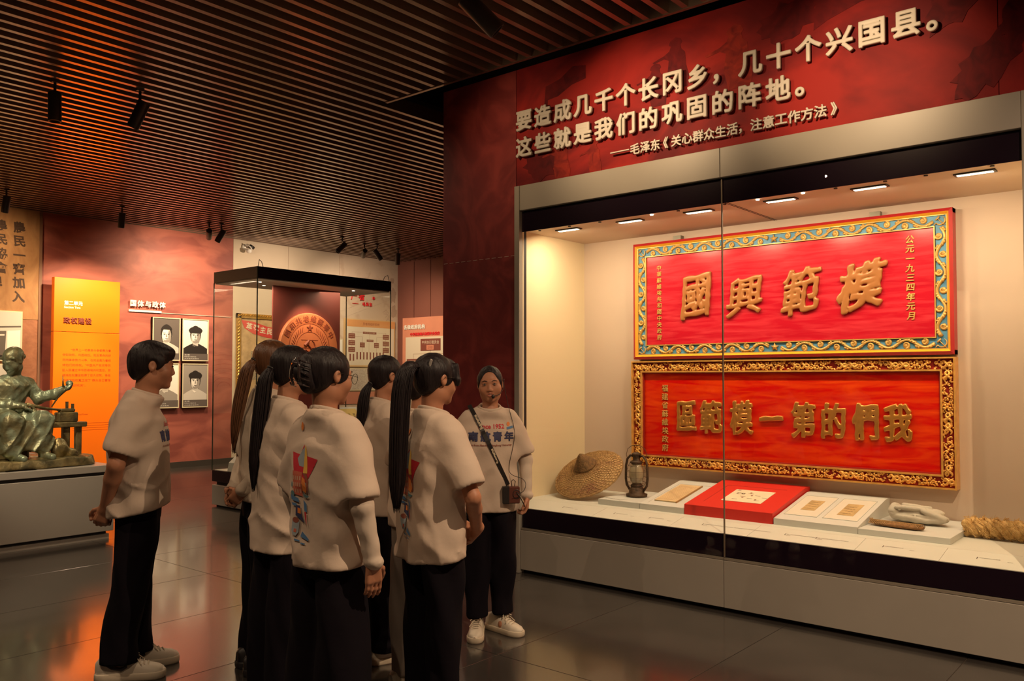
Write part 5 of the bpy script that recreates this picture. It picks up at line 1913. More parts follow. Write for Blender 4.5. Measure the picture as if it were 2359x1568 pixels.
def back_print(bvh, par, cx=0.0, cz=1.10, s=1.0):
    def P(pts):
        return [(cx + a * s * .68, cz + b * s) for a, b in pts]
    A = lambda m, *pl: decal(bvh, 'back_print', [P(p) for p in pl], m_pr[m], par, -1, .002 + .0009 * A.n) or setattr(A, 'n', A.n)
    A.n = 0

    def B(m, *pl):
        A.n += 1
        decal(bvh, 'back_print', [P(p) for p in pl], m_pr[m], par, -1, .0016 + .0004 * A.n)['kind'] = 'stuff'
    B('red', [(-.150, .085), (-.03, .075), (0, .125), (.03, .07), (.145, .055), (.065, .0), (.055, -.06), (0, -.03), (-.06, -.06), (-.065, .02)])
    B('grey', [(-.06, .055), (-.01, .10), (.012, .115), (.015, .015), (-.03, .02)])
    B('yellow', [(.012, .125), (.030, .10), (.045, .05), (.058, -.015), (.018, -.015)])
    B('rust', [(-.105, -.005), (.01, -.01), (.01, -.13), (-.095, -.12)])
    B('pale', *[[(-.095 + i * .027, -.03 - j * .032), (-.080 + i * .027, -.03 - j * .032), (-.080 + i * .027, -.05 - j * .032), (-.095 + i * .027, -.05 - j * .032)] for i in range(4) for j in range(3)])
    B('brown', [(.012, -.012), (.055, -.018), (.078, -.05), (.080, -.10), (.066, -.11), (.062, -.06), (.04, -.035)])
    B('orange', [(.014, -.030), (.045, -.045), (.066, -.09), (.055, -.112), (.018, -.10)], ellp(-.075, .212, .017, .022, 10))
    B('teal', ellp(-.118, -.075, .014, .014, 8), ellp(-.10, -.118, .025, .014, 8), [(.02, -.115), (.085, -.125), (.06, -.135), (.03, -.132)])
    B('blue', [(-.125, -.125), (-.03, -.14), (-.02, -.16), (-.12, -.15)], [(-.12, -.165), (-.055, -.165), (-.03, -.18), (-.10, -.178)], [(.02, -.145), (.05, -.165), (.055, -.205), (.03, -.20)], [(.01, -.30), (.075, -.335), (.07, -.345), (.0, -.325)], [(-.055, -.338), (.0, -.343), (0, -.350), (-.055, -.347)], [(.012, -.353), (.05, -.357), (.045, -.363), (.012, -.36)])
    B('navy', [(-.055, -.175), (-.012, -.175), (.005, -.215), (.032, -.26), (.0, -.245), (-.06, -.225)])
    B('orange', [(-.035, -.185), (-.005, -.19), (-.002, -.215), (-.035, -.212)])
    B('red', [(.032, -.205), (.048, -.205), (.056, -.27), (.040, -.24)])
    B('grey', [(-.105, -.245), (-.015, -.245), (-.02, -.305), (-.045, -.325), (-.08, -.32), (-.10, -.30)])
    B('brown', ellp(-.058, -.248, .040, .014, 14))
    B('rust', [(-.07, -.290), (-.042, -.291), (-.042, -.308), (-.07, -.307)])


PEOPLE = {}


def person(key, label, loc, yaw, H, male=False, off=None, head=(0, 0, 0), arms=None, hands=None, hem=.75, hem_tilt=0.0, width=1.0, depth=1.0,
           sleeve=.75, tee=None, under=False, hair='tail', hairm=None, tail=None, pants='straight', pantm=None, feet=None, shoem=None, guide=False,
           glasses=False, pant_hem=.06, seed=0, ps=1.0, headz=0.0):
    tee = tee or m_tee
    hairm = hairm or m_hair
    pantm = pantm or m_pants
    e = empty('person', (loc[0], loc[1], 0), R(yaw), label, 'person')
    s = H / 1.65
    off = off or dict(an=0, kn=.01, hip=0, ch=0, ne=0, he=.025)
    hs = s * (1.04 if male else 1.0)
    zc = H - .112 * hs
    O = np.array([off.get('hx', 0), off['he'], zc])
    Rm = rotm(R(head[0]), R(head[1]), R(head[2]))
    shz, shx = .815 * H, (.185 if male else .160) * s
    zh, zk = .53 * H, .275 * H
    sh = {q: (q * shx, off['ch'] - .01, shz) for q in (-1, 1)}
    fine_x, fine_y, fine_z = [(-.095, .095)], [(O[1] - .11, O[1] + .12)], [(H - .25 * s, H + .01)]
    hb = []
    for q in (-1, 1):
        if hands and hands.get(q):
            w_ = np.array(arms[q][1])
            fine_x.append((w_[0] - .07, w_[0] + .07))
            fine_y.append((w_[1] - .08, w_[1] + .10))
            fine_z.append((w_[2] - .17, w_[2] + .03))
    wid = .34
    X = axis(-wid, wid, .012, fine_x, .0048)
    Y = axis(-.30, .32, .012, fine_y, .0048)
    Z = axis(.02, H + .04, .013, fine_z, .0048)
    F = Field(X, Y, Z)
    # torso, legs, arms
    F.loft([(zh - .06, 0, off['hip'], .115 * s, .075 * s), (zh + .03, 0, off['hip'], .125 * s, .085 * s), (.63 * H, 0, (off['hip'] + off['ch']) / 2, .115 * s, .085 * s), (.74 * H, 0, off['ch'], .135 * s, .095 * s), (shz - .03, 0, off['ch'], .11 * s, .06 * s), (shz + .04, 0, off['ne'], .05 * s, .05 * s)], .03)
    F.cap((-shx + .02, off['ch'] - .01, shz - .03), (shx - .02, off['ch'] - .01, shz - .03), .040 * s, .040 * s, .03)
    F.cap((0, off['ne'] - .005, shz), O + Rm @ np.array([0, -.015, -.06]) * hs, (.060 if male else .050) * s, (.056 if male else .047) * s, .02)
    head_prims(F, O, Rm, hs, guide, male)
    for q in (-1, 1):
        fx = (feet or {}).get(q, (q * .085, off['an']))
        F.chain([(q * .08, off['hip'], zh - .03), (q * .09, off['kn'], zk), (fx[0], fx[1], .07)], [.064 * s, .047 * s, .034 * s], .02)
        F.cap((fx[0], fx[1], .07), (fx[0], fx[1] + .06, .05), .034, .03, .01)
        el, wr = arms[q]
        am_ = 1.18 if male else 1.0
        F.chain([(sh[q][0] - q * .02, sh[q][1], sh[q][2] - .035), el, np.array(el) + (np.array(wr) - np.array(el)) * .32, wr], [.040 * s, .034 * s * am_, .0345 * s * am_, .025 * s * am_], .012)
        if hands and hands.get(q):
            d_, n_, sx, curl = hands[q]
            hand_prims(F, wr, d_, n_, sx, curl, .98 * s)
        else:
            dd = np.array(wr) - np.array(el)
            dd /= np.linalg.norm(dd)
            hand_prims(F, wr, dd, (-q, .2, 0), -q, .35, .95 * s)
    me = F.mesh('body')
    bo = link('body', me, [m_skin, m_lip], e)
    # lips get their own colour
    n = len(me.polygons)
    ce_ = np.empty(n * 3, np.float32)
    me.polygons.foreach_get('center', ce_)
    ce_ = (ce_.reshape(-1, 3) - O) @ Rm / hs
    lip = (((ce_[:, 0] / .0215) ** 2 + ((ce_[:, 2] + .0622) / (.0125 if guide else .0105)) ** 2 < 1) & (ce_[:, 1] > .074)).astype(np.int32)
    me.polygons.foreach_set('material_index', lip)

    def T(p):
        return Vector(O + Rm @ (np.array(p) * hs))
    RM = Matrix(Rm.tolist()).to_4x4()
    for q in (-1, 1):
        mb = MB()
        mb.lathe([(.0001, .0052), (.005, .0040), (.0088, .0), (.005, -.004), (.0001, -.0052)], 12, Matrix.Translation(T((q * .031, .0855, .0010))) @ RM @ Matrix.Diagonal((1.25 * hs, 1.0 * hs, .68 * hs if guide else .8 * hs, 1)))
        ey = mb.build('eye', m_sclera if guide else m_eye, e, True)
        if guide:
            MB().lathe([(.0001, .0012), (.0054, .0004), (.0054, -.002)], 12, Matrix.Translation(T((q * .0305, .0912, .0012))) @ RM @ Matrix.Rotation(-PI / 2, 4, 'X')).build('iris', m_eye, ey, True)
        MB().tube([T((q * .014, .0925, .0215)), T((q * .030, .0895, .0265)), T((q * .048, .0775, .0215))], [.0014, .0021, .0010], 6).build('eyebrow', m_brow, e, True)
        if guide:
            MB().tube([T((q * .018, .0925, .0035)), T((q * .031, .0935, .0092)), T((q * .046, .0850, .0025))], [.0010, .0019, .0010], 5).build('eyelash', m_brow, e)
    if guide:
        MB().tube([T((-.011, .0815, -.0600)), T((0, .0865, -.0605)), T((.011, .0815, -.0600))], .0038, 6).build('teeth', m_teeth, e, True)
    if glasses:
        g = MB()
        for q in (-1, 1):
            ring = [T((q * .033 + .024 * math.cos(a), .107 - abs(.033 + .024 * q * math.cos(a)) ** 2 * 2.0, -.002 + .021 * math.sin(a))) for a in [2 * PI * i / 20 for i in range(20)]]
            g.tube(ring, .0011, 5, closed=True)
            g.tube([T((q * .057, .099, .004)), T((q * .074, .075, .006)), T((q * .082, -.005, .010)), T((q * .079, -.02, -.005))], .0012, 5)
        g.tube([T((-.009, .106, .002)), T((0, .109, .005)), T((.009, .106, .002))], .0011, 5)
        g.build('glasses', m_wire, e)

    # shirt
    rs_ = random.Random(seed * 13 + 5)
    ph = [rs_.uniform(0, 6) for _ in range(10)]
    a, b = (.205 if male else .172) * s * width, (.135 if male else .118) * s * depth
    hz = hem

    def wr_(X_, Y_, Z_):
        t = np.clip((shz - Z_) / (shz - hz), 0, 1.1)
        th = np.arctan2(Y_, X_)
        return (.0085 * t * np.sin(5 * th + ph[0] + 2.2 * np.sin(4 * Z_ + ph[1])) + .0030 * np.sin(15 * X_ + 11 * Z_ + ph[2]) * np.sin(13 * Z_ - 9 * Y_ + ph[3]) * (.4 + t)
                - .0075 * (.3 + t) * (1 - np.abs(np.sin(7 * np.abs(X_) + 10 * Z_ + 5 * Y_ + ph[6] + 1.5 * np.sin(6 * Z_ + ph[8])))) ** 4 - .006 * (.25 + t) * (1 - np.abs(np.sin(9 * X_ * np.sign(Y_ + .01) - 7 * Z_ + ph[7] + 1.2 * np.sin(5 * Z_ + ph[9])))) ** 4
                + .0035 * np.sin(31 * X_ + 24 * Z_ + ph[4]) * np.sin(27 * Y_ - 22 * Z_ + ph[5]))
    xx = max(.32, abs(arms[1][0][0]) + .12)
    F = Field(axis(-xx, xx, .0085), axis(-.30, .30, .0085), axis(hz - .10, .90 * H, .0085))
    ch, hp = off['ch'], off['hip']
    F.loft([(hz - .08, 0, hp, a * 1.03, b * 1.06), (.60 * H, 0, (ch + hp) / 2, a * .97, b * 1.0), (.70 * H, 0, ch, a, b * 1.03), (.765 * H, 0, ch, a * .98, b * .93), (.80 * H, 0, ch - .003, a * .86, b * .70),
            (shz + .010, 0, (ch + off['ne']) / 2, a * .62, b * .72), (.838 * H, 0, off['ne'] - .004, a * .48, b * .72), (.856 * H, 0, off['ne'] - .002, a * .40, b * .62)], .03, warp=wr_, p=2.2)
    for q in (-1, 1):
        el, wri = arms[q]
        S_, E_ = np.array(sh[q]), np.array(el)
        S2 = S_ - np.array([q * .036, 0, .020 * s])
        end = S_ + (E_ - S_) * sleeve
        F.cap(S2, end, .058 * s, (.080 if male else .073) * s, .06)
        dv = (E_ - S_) / np.linalg.norm(E_ - S_)
        m0 = end + dv * .12
        F.cap(end + dv * .105, end + dv * .26, .106, .106, .010, 'sub')
    # re-add the trunk where the sleeve cutter bit into it
    F.loft([(hz - .08, 0, hp, a * 1.01, b * 1.04), (.60 * H, 0, (ch + hp) / 2, a * .955, b * .985), (.69 * H, 0, ch, a * .97, b * 1.0), (.74 * H, 0, ch, a * .92, b * .95)], .010, warp=wr_, p=2.2)
    F.warp(lambda X_, Y_, Z_: .0035 * np.sin(46 * Z_ + 22 * np.abs(X_) + ph[6]) * np.sin(18 * Y_ + 20 * X_ + ph[7]) * (np.abs(X_) > .1))
    F.cap((0, off['ne'] + .004, .850 * H), (0, off['ne'] + .008, .93 * H), .066 * s, .074 * s, .006, 'sub')
    F.cut((0, .30, 1), .8475 * H + .30 * off['ne'], .006)
    F.cut((0, hem_tilt, -1), -hz, .008)
    me = F.mesh('t_shirt', 2)
    to = link('t_shirt', me, tee, e)
    if under:
        for q in (-1, 1):
            el, wri = [np.array(v) for v in arms[q]]
            F = Field(axis(min(el[0], wri[0], sh[q][0]) - .08, max(el[0], wri[0], sh[q][0]) + .08, .008), axis(min(el[1], wri[1], ch) - .09, max(el[1], wri[1], ch) + .09, .008), axis(wri[2] - .05, shz + .03, .008))
            F.chain([np.array(sh[q]) + (el - np.array(sh[q])) * .45, el, wri + (wri - el) * .02], [.046 * s, .043 * s, .033 * s], .02)
            F.ell(wri, (.041, .041, .030), .006)
            F.warp(lambda X_, Y_, Z_: .002 * np.sin(70 * Z_ + 20 * X_ + ph[8]) * np.sin(30 * Y_ + 25 * X_))
            o = link('under_sleeve', F.mesh('under_sleeve'), m_under if tee is not m_tee2 else tee, e)
    # ribbed collar
    cr = []
    for i in range(32):
        t_ = 2 * PI * i / 32
        cr.append((.0665 * s * math.cos(t_), off['ne'] + .004 + .0665 * s * math.sin(t_), .8440 * H - .0200 * s * math.sin(t_)))
    MB().tube(cr, .0065, 8, closed=True, flat=2.0, flat_axis=(0, 0, 1)).build('collar', tee, e, True)
    # trousers
    rr_ = dict(straight=(.098, .082, .078), wide=(.098, .105, .112), slim=(.098, .074, .070), taper=(.104, .092, .068), cuffed=(.102, .088, .090))[pants]
    F = Field(axis(-.28, .28, .010), axis(-.26, .26, .010), axis(pant_hem - .03, hz + .10, .010))
    F.loft([(.46 * H, 0, hp, .155 * s * width ** .5, .10 * s), (zh, 0, hp, .158 * s, .108 * s), (.62 * H, 0, hp, .135 * s, .098 * s)], .02)

    def wl(X_, Y_, Z_):
        return .006 * np.sin(9 * Z_ + 3 * np.arctan2(Y_, X_) + ph[3]) + .0045 * np.sin(22 * Z_ + ph[2] + 2 * X_ * 20) * np.sin(3 * np.arctan2(Y_, X_) + ph[1])
    for q in (-1, 1):
        fx = (feet or {}).get(q, (q * .085, off['an']))
        F.loft([(pant_hem, fx[0], fx[1] + .005, rr_[2] * s, rr_[2] * 1.12 * s), (pant_hem + .10, fx[0] * .98, fx[1] + .005, rr_[2] * 1.0 * s, rr_[2] * 1.08 * s), (zk, (fx[0] + q * .085) / 2, off['kn'], rr_[1] * s, rr_[1] * 1.05 * s), (.46 * H, q * .075 * s, hp, rr_[0] * .86 * s, rr_[0] * s), (zh, q * .07 * s, hp, rr_[0] * .8 * s, rr_[0] * s)], .012, warp=wl)
        if pants == 'cuffed':
            for zz, dz_ in ((.10, .06), (.155, .02)):
                F.ell((fx[0], fx[1], pant_hem + zz - .06), (rr_[2] * 1.12 * s, rr_[2] * 1.16 * s, .035), .02)
    tr_ = link('trousers', F.mesh('trousers'), pantm, e)
    for q in (-1, 1):
        fx = (feet or {}).get(q, (q * .085, off['an']))
        rz = (feet or {}).get(('r', q), R(-8 * q))
        sm_ = (shoem or {}).get(q, m_shoe) if isinstance(shoem, dict) else (shoem or m_shoe)
        shoe(e, fx[0] * 1.0, fx[1] + .035, rz, sm_, m_sole if sm_ is not m_shoeb else m_shoeb, 1.04 * s * (1.06 if male else 1.0), mark=male)
    # hair
    tl = tail or []
    P = [np.array(O + Rm @ (np.array(p) * hs)) for p in [t[0] for t in tl]]
    lo = np.array([-.12, O[1] - .15, zc - .13])
    hi = np.array([.12, O[1] + .13, H + .04])
    F = Field(axis(lo[0], hi[0], .0055), axis(lo[1], hi[1], .0055), axis(lo[2], hi[2], .0055))

    def E(c, r, k=.012, mode='add'):
        F.ell(np.array(T(c)), np.array(r) * hs, k * hs, Rm, mode)
    if hair == 'short':
        E((0, -.013, .034), (.083, .102, .091))
        E((0, -.058, -.010), (.072, .056, .070), .02)
        E((0, .052, .066), (.064, .048, .036), .02)
        for q in (-1, 1):
            E((q * .073, .018, .018), (.013, .034, .036), .012)
        F.warp(lambda X_, Y_, Z_: .0022 * np.sin(90 * X_ + 40 * Y_) * np.sin(30 * Z_ + 60 * Y_))
        E((0, .122, -.030), (.066, .068, .072), .006, 'sub')
        E((0, .070, -.075), (.13, .075, .085), .012, 'sub')
        for q in (-1, 1):
            E((q * .086, -.004, -.006), (.022, .024, .034), .004, 'sub')
        E((0, -.02, -.125), (.12, .12, .055), .008, 'sub')
    else:
        k_ = .0 if guide else .004
        E((0, -.015, .030), (.0775 + k_, .0975, .087))
        E((0, -.050, -.015), (.064, .052, .062), .02)
        for q in (-1, 1):
            E((q * .066, .010, .015), (.013, .040, .045), .012)
        if hair == 'bangs':
            E((0, .060, .050), (.060, .040, .044), .015)
            for q in (-1, 1):
                F.chain([np.array(T((q * .060, .062, .06))), np.array(T((q * .073, .066, .0))), np.array(T((q * .066, .068, -.07))), np.array(T((q * .062, .060, -.105)))], [.016, .013, .008, .003], .01)
        F.warp(lambda X_, Y_, Z_: .0016 * np.sin(120 * X_ + 30 * Y_) * np.sin(25 * Z_ + 70 * Y_))
        E((0, .108, -.022 if not guide else .004), (.063 if not guide else .059, .078, .090 if not guide else .094), .012, 'sub')
        E((0, .060, -.100), (.13, .080, .085), .012, 'sub')
        for q in (-1, 1):
            E((q * .086, -.006, -.010), (.020, .026, .034), .004, 'sub')
    ho = link('hair', F.mesh('hair'), hairm, e)
    if tl:
        r0 = [t[1] for t in tl]
        PV = [Vector(p) for p in P]
        mb = MB()
        # resample the ponytail spine
        N = 22

        def at_(t):
            f = t * (len(PV) - 1)
            i = min(int(f), len(PV) - 2)
            u = f - i
            p0, p1, p2, p3 = PV[max(i - 1, 0)], PV[i], PV[i + 1], PV[min(i + 2, len(PV) - 1)]
            c = .5 * ((2 * p1) + (p2 - p0) * u + (2 * p0 - 5 * p1 + 4 * p2 - p3) * u * u + (3 * p1 - p0 - 3 * p2 + p3) * u ** 3)
            return c, r0[i] + (r0[i + 1] - r0[i]) * u
        spine = [at_(i / (N - 1)) for i in range(N)]
        mb.tube([p for p, r_ in spine], [r_ * .86 * hs for p, r_ in spine], 14)
        for k in range(170):
            a_ = rs_.random() * 2 * PI
            m_ = rs_.uniform(.72, 1.05)
            t0 = rs_.uniform(0, .08)
            t1 = rs_.uniform(.88, 1.04)
            pts = []
            for i in range(12):
                t = t0 + (t1 - t0) * i / 11
                c, r_ = at_(min(t, 1.0))
                j = i / 11
                pts.append(c + Vector((math.cos(a_ + .3 * j), math.sin(a_ + .3 * j), 0)) * r_ * m_ * hs + Vector((0, 0, -.02 * max(0, t - 1) / .04)))
            mb.tube(pts, [.0023] * 9 + [.0018, .0012, .0005], 4)
        mb.build('ponytail', hairm, e, True)
        p0, r_ = spine[0]
        p1 = spine[1][0]
        MB().tube([p0 + (p1 - p0).normalized().orthogonal() * 0 + Matrix.Rotation(2 * PI * i / 16, 4, (p1 - p0)) @ ((p1 - p0).orthogonal().normalized() * (r0[0] * .95 * hs)) for i in range(16)], .005, 6, closed=True).build('hair_tie', m_black, e, True)
    PEOPLE[key] = dict(e=e, O=O, Rm=Rm, hs=hs, shirt=to, T=T, s=s, H=H, shz=shz)
    return e


def bvh_of(o):
    me = o.data
    return BVHTree.FromPolygons([v.co[:] for v in me.vertices], [p.vertices[:] for p in me.polygons])


down = {1: ((.215, -.01, 1.06), (.225, .02, .84)), -1: ((-.215, -.01, 1.06), (-.225, .02, .84))}
front = {1: ((.235, .02, 1.05), (.085, .175, .87)), -1: ((-.235, .02, 1.05), (-.085, .175, .87))}
FH = {1: ((-.85, .05, -.55), (0, -1, .1), 1, .5), -1: ((.85, .10, -.55), (0, -1, .1), -1, .5)}

# young man in profile with his hands clasped behind him
person('man', 'young man in white tee standing at left with hands clasped behind his back', (-4.36, 2.14), -31, 1.715, male=True,
       off=dict(an=-.075, kn=-.03, hip=.005, ch=-.005, ne=.03, he=.060), head=(8, -3, 0), hem=.84, hem_tilt=.20,
       arms={1: ((.228, -.085, 1.10), (.075, -.145, .875)), -1: ((-.235, -.09, 1.10), (-.06, -.155, .86))},
       hands={1: ((-.25, -.35, -1), (-1, .1, 0), -1, .95), -1: ((.45, -.15, -1), (.9, .1, 0), 1, .8)}, sleeve=.74, hair='short', depth=1.02,
       pants='straight', feet={1: (.09, -.075), -1: (-.09, -.02)}, seed=1, pant_hem=.085)
person('brown_tail', 'woman with brown ponytail in beige blouse, hands tucked at her back', (-3.905, 2.60), -18, 1.73, off=dict(an=-.02, kn=0, hip=0, ch=0, ne=.015, he=.045),
       head=(6, -4, 0), hem=.86, hem_tilt=-.25, arms={1: ((.200, -.05, 1.10), (.085, -.135, .955)), -1: ((-.205, -.05, 1.11), (-.08, -.14, .95))}, sleeve=.9, tee=m_tee2, under=True, hairm=m_hairbr,
       tail=[((0, -.105, .00), .018), ((0, -.135, -.04), .030), ((0, -.150, -.12), .032), ((.0, -.165, -.22), .030), ((0, -.175, -.34), .022), ((0, -.175, -.45), .006)], pants='straight', shoem=m_shoeb, seed=2)
person('black_tail', 'woman with long black ponytail between the brown ponytail and the claw clip', (-3.375, 2.348), -6, 1.68, off=dict(an=0, kn=0, hip=0, ch=0, ne=.015, he=.045),
       head=(-4, -4, 0), hem=.735, arms=front, hands=FH, sleeve=.80, width=1.0, depth=1.05, tail=[((0, -.108, .0), .018), ((0, -.130, -.05), .032), ((0, -.138, -.15), .034), ((0, -.145, -.28), .033), ((0, -.150, -.42), .028), ((.0, -.150, -.54), .006)],
       pants='wide', seed=3)
person('claw', 'woman with hair in a claw clip and glasses, printed back, nearest the viewer', (-2.72, 2.105), 2, 1.65, off=dict(an=0, kn=0, hip=0, ch=0, ne=-.012, he=-.008),
       head=(-6, -6, 0), hem=.80, arms={1: ((.225, -.03, 1.05), (.240, .015, .835)), -1: ((-.225, .0, 1.06), (-.21, .06, .84))}, hands={1: ((-.06, .10, -1), (-1, .2, 0), 1, .22)},
       sleeve=.86, under=True, width=1.02, depth=1.04, glasses=True, hair='up', pants='wide', seed=4)
person('low_tail', 'woman with low ponytail and round glasses facing the case, behind the tallest ponytail', (-3.56, 3.10), -11, 1.652, off=dict(an=0, kn=0, hip=0, ch=0, ne=.012, he=.04),
       head=(-2, -2, 0), hem=.79, arms=front, hands=FH, sleeve=.80, glasses=True, tail=[((0, -.100, -.045), .014), ((0, -.125, -.085), .026), ((0, -.138, -.15), .030), ((0, -.145, -.24), .026), ((0, -.150, -.33), .006)],
       pants='cuffed', seed=5, pant_hem=.07)
person('high_tail', 'woman with very long high ponytail and glasses in white tee, front right of the group', (-2.655, 2.615), -10, 1.635, off=dict(an=0, kn=0, hip=0, ch=0, ne=.0, he=.012),
       head=(2, -3, 0), hem=.755, hem_tilt=.12, arms={1: ((.250, .03, 1.03), (.075, .185, .86)), -1: ((-.235, .02, 1.04), (-.075, .19, .86))}, hands=FH, sleeve=.80, width=1.0, depth=1.08, hair='bangs', glasses=True,
       tail=[((0, -.100, .045), .022), ((0, -.150, .040), .036), ((0, -.175, -.04), .040), ((0, -.180, -.16), .040), ((0, -.180, -.30), .038), ((0, -.178, -.45), .034), ((0, -.175, -.56), .012)], pants='slim', seed=6)
person('hidden', 'person in grey trousers almost hidden behind the woman with the high ponytail', (-3.05, 2.90), -13, 1.60, off=dict(an=-.02, kn=0, hip=0, ch=0, ne=.012, he=.035),
       head=(0, -3, 0), hem=.80, arms=front, sleeve=.8, hair='up', pants='taper', pantm=m_grey, seed=7)
person('guide', 'smiling guide with headset microphone in white tee facing the group, beside the glass case', (-3.43, 3.86), 228, 1.60, off=dict(an=0, kn=.01, hip=0, ch=0, ne=.012, he=.03),
       head=(-8, -2, 3), hem=.725, arms={-1: ((-.225, -.02, 1.03), (-.225, .035, .82)), 1: ((.225, -.05, 1.04), (.06, -.17, .86))}, hands={-1: ((.08, .10, -1), (1, .1, 0), -1, .62)}, sleeve=.80, under=True, guide=True, hair='up',
       width=1.0, pants='taper', pant_hem=.105, feet={1: (.085, .05), -1: (-.075, -.01), ('r', 1): R(-10), ('r', -1): R(38)}, seed=8)

# prints on the shirts
P_ = PEOPLE['claw']
back_print(bvh_of(P_['shirt']), P_['e'], cx=-.01, cz=1.175, s=.78)
P_ = PEOPLE['high_tail']
back_print(bvh_of(P_['shirt']), P_['e'], cx=.0, cz=1.13, s=.78)
P_ = PEOPLE['low_tail']
decal(bvh_of(P_['shirt']), 'back_print', [[(-.10, 1.16), (-.03, 1.155), (0, 1.20), (.03, 1.15), (.10, 1.15), (.05, 1.10), (-.05, 1.10)]], m_pr['red'], P_['e'], -1, .003)


def front_print(P_, cx=0.0, z=1.165):
    b = bvh_of(P_['shirt'])
    e = P_['e']
    decal_text(b, 'Since 1952', .036, m_pr['red'], e, 1, cx, z + .075, res=2, offset=.0008)
    for i, ch in enumerate('南航青年'):
        decal_glyph(b, ch, .060, .0028, m_pr['navy'], e, 1, cx + (i - 1.5) * .072, z + .015)
    decal_text(b, "I'm from Nanchang Hangkong University", .0155, m_pr['brown'], e, 1, cx, z - .038, res=1, offset=.0004)
    decal(b, 'front_badge', [[(cx + .095, z + .055), (cx + .135, z + .065), (cx + .132, z + .078), (cx + .093, z + .068)]], m_pr['blue'], e, 1, .003)
    decal(b, 'front_badge', [ellp(cx + .105, z + .088, .010, .013, 10)], m_pr['orange'], e, 1, .003)


front_print(PEOPLE['guide'], .0, 1.165)
front_print(PEOPLE['man'], .0, 1.215)

# claw clip in the hair
P_ = PEOPLE['claw']
T = P_['T']
F_ = Field(axis(-.10, .10, .006), axis(P_['O'][1] - .20, P_['O'][1], .006), axis(P_['O'][2] - .10, P_['O'][2] + .10, .006))
F_.chain([np.array(T((0, -.08, -.04))), np.array(T((0, -.115, .0))), np.array(T((0, -.10, .055)))], [.038, .036, .028], .02)
F_.warp(lambda X, Y, Z: .0025 * np.sin(90 * X + 60 * Z))
link('twisted_bun', F_.mesh('twisted_bun'), m_hair, P_['e'])
m_clip = mat('claw_clip', (.03, .022, .022), .12, coat=.8)
mb = MB()
for q in (-1, 1):
    mb.tube([T((q * .012, -.150, .055)), T((q * .026, -.152, .02)), T((q * .030, -.150, -.02)), T((q * .026, -.135, -.05))], [.004, .006, .006, .004], 6)
    for k in range(5):
        z = .045 - k * .022
        mb.tube([T((q * .024, -.152, z)), T((q * .040, -.138, z - .006)), T((q * .048, -.110, z - .012))], [.004, .0035, .0015], 5)
mb.tube([T((-.02, -.154, .03)), T((0, -.162, .034)), T((.02, -.154, .03))], .005, 6)
mb.build('claw_clip', m_clip, P_['e'], True)
# loose strands, hair clasp
P_ = PEOPLE['high_tail']
T = P_['T']
MB().box(-.006, .006, -.003, .003, -.022, .022, Matrix.Translation(T((.058, -.075, .062))) @ Matrix.Rotation(.5, 4, 'Y')).build('hair_clip', mat('clip_grey', (.45, .42, .38), .3), P_['e'])
# side stripes on the guide's trousers
P_ = PEOPLE['guide']
tb = bvh_of([o for o in P_['e'].children if o.name.startswith('trousers')][0])
for q in (1,):
    for dy in (-.010, .0, .010):
        pts = []
        for z in np.linspace(.70, .16, 14):
            hit = tb.ray_cast(Vector((q * .5, .01 + dy, z)), Vector((-q, 0, 0)))
            if hit[0] is not None:
                pts.append(hit[0] + Vector((q * .001, 0, 0)))
        if len(pts) > 3:
            MB().tube(pts, .0026, 4).build('side_stripe', m_tee, P_['e'])
# headset microphone
T = P_['T']
EM = P_['e'].matrix_basis
hm = empty('headset_microphone', (-3.43, 3.86, 1.50), 0, 'thin black headset microphone at the mouth of the smiling guide', 'microphone')


def W(p):
    return Matrix.Translation((3.43, -3.86, -1.50)) @ (Matrix.Translation(P_['e'].location) @ Matrix.Rotation(P_['e'].rotation_euler.z, 4, 'Z')) @ Vector(p)


MB().tube([W(T((-.084, -.02, .02))), W(T((-.088, .0, .028))), W(T((-.086, .012, .005))), W(T((-.082, .02, -.03))), W(T((-.060, .065, -.062))), W(T((-.030, .098, -.070)))], .0022, 6).build('boom', m_black, hm, True)
MB().tube([W(T((q * .084 if abs(q) == 1 else q * .08, -.03 - .08 * (1 - q * q), .01))) for q in (-1, -.6, 0, .6, 1)], .0018, 5).build('neck_band', m_black, hm, True)
mp = W(T((-.018, .104, -.072)))
MB().lathe([(.0005, -.013), (.008, -.010), (.0115, 0), (.008, .010), (.0005, .013)], 14, Matrix.Translation(mp)).build('foam_tip', m_black, hm, True)
sbv = bvh_of(P_['shirt'])


def on_shirt(u, z, th=.004):
    hit = sbv.ray_cast(Vector((u, 1, z)), Vector((0, -1, 0)))
    y = hit[0].y if hit[0] is not None else .12
    return Vector((u, y + th, z))


cab = [W(T((-.084, -.01, .01))), W((-.11, .04, 1.36))] + [W(on_shirt(-.125 - .02 * math.sin(k), 1.30 - .07 * k, .006)) for k in range(6)] + [W((-.20, .17, .93)), W((-.19, .19, .86)), W((-.13, .18, .84))]
for _ in range(2):
    cab = [cab[0]] + [q_ for a_, b_ in zip(cab, cab[1:]) for q_ in (a_ * .75 + b_ * .25, a_ * .25 + b_ * .75)] + [cab[-1]]
MB().tube(cab, .0018, 5).build('cable', m_black, hm, True)
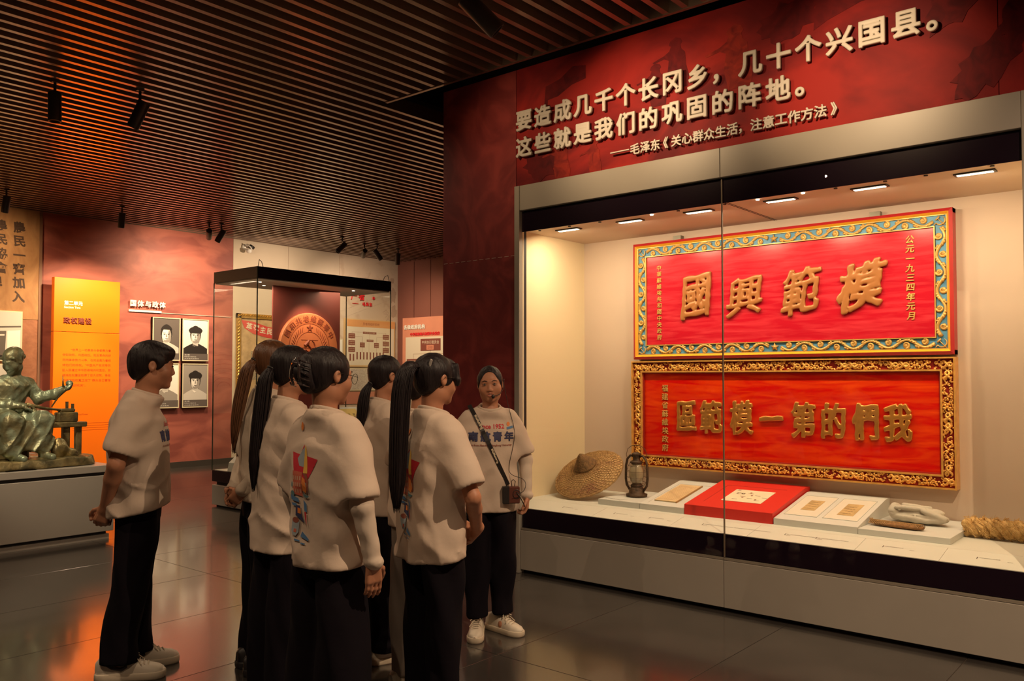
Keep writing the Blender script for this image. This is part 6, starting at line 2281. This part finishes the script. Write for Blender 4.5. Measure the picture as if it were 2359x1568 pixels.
# portable amplifier on its strap
am = empty('portable_amplifier', (-3.43, 3.86, .80), 0, 'small brown portable amplifier on a black lettered strap across the smiling guide', 'amplifier')
A_ = lambda p: W(p) + Vector((0, 0, .70))
b0 = on_shirt(-.115, .835, .035)
RB = Matrix.Translation(A_(b0)) @ Matrix.Rotation(P_['e'].rotation_euler.z, 4, 'Z')
MB().box(-.050, .050, -.022, .026, -.050, .050, RB, ch=.005).build('case', mat('amp_brown', (.10, .03, .02), .4), am)
MB().box(.012, .052, -.0235, .0275, -.051, .051, RB, ch=.003).build('cover', m_black, am)
MB().tube([RB @ Vector((-.030 + .022 * math.cos(2 * PI * i / 16), .028, .006 + .026 * math.sin(2 * PI * i / 16))) for i in range(16)], .002, 5, closed=True).build('ring', m_black, am)
MB().tube([RB @ Vector(p) for p in ((-.02, .01, .05), (-.024, .012, .080), (-.012, .012, .092), (0, .012, .080), (-.004, .01, .05))], .0028, 5).build('loop', m_wire, am)
MB().tube([RB @ Vector(p) for p in ((-.03, .03, .02), (-.055, .03, -.02), (-.075, .02, -.055), (-.078, .02, -.07))], [.003, .003, .004, .005], 5).build('wire', m_black, am, True)
sp = []
for i in range(26):
    t = i / 25
    u = .125 - t * .225
    z = 1.365 - t * .475
    sp.append((on_shirt(u, min(z, 1.34), .003) if z < 1.345 else Vector((u, on_shirt(u, 1.33).y - (z - 1.33) * .8, z))))
mb = MB()
vs, fs = [], []
wv = Vector((.475, 0, -.225)).normalized()
for i, p in enumerate(sp):
    for s_ in (-1, 1):
        q = p + Vector((wv.x, 0, wv.z)) * 0 + Vector((.475, 0, -.225)).normalized() * 0
        side_ = Vector((.905, 0, -.425)) * s_ * .0125
        vs.append(A_(p + side_ + Vector((0, .0, 0))))
        vs.append(A_(p + side_ + Vector((0, .003, 0))))
for i in range(len(sp) - 1):
    a = i * 4
    fs += [(a + 1, a + 3, a + 7, a + 5), (a, a + 4, a + 6, a + 2), (a, a + 1, a + 5, a + 4), (a + 2, a + 6, a + 7, a + 3)]
mb.add(vs, fs).build('strap', m_black, am)
ST = []
for (t0, dirr) in ((.30, 1), (.72, 1)):
    me0 = text_mesh('Supreme', .026, offset=.0006, res=2)
    bm = bmesh.new()
    bm.from_mesh(me0)
    for v in bm.verts:
        along, acr = v.co.x, v.co.y - .009
        base = sp[0] + (sp[-1] - sp[0]) * t0
        # reads upward along the strap
        dpt = Vector((.430, 0, .903))
        npt = Vector((-.903, 0, .430))
        x_, z_ = base.x + dpt.x * along - npt.x * acr * 1, base.z + dpt.z * along - npt.z * acr
        v.co = A_(on_shirt(x_, min(z_, 1.34), .0075))
    me = bpy.data.meshes.new('strap_text')
    bm.to_mesh(me)
    bm.free()
    link('strap_text', me, m_paper, am)
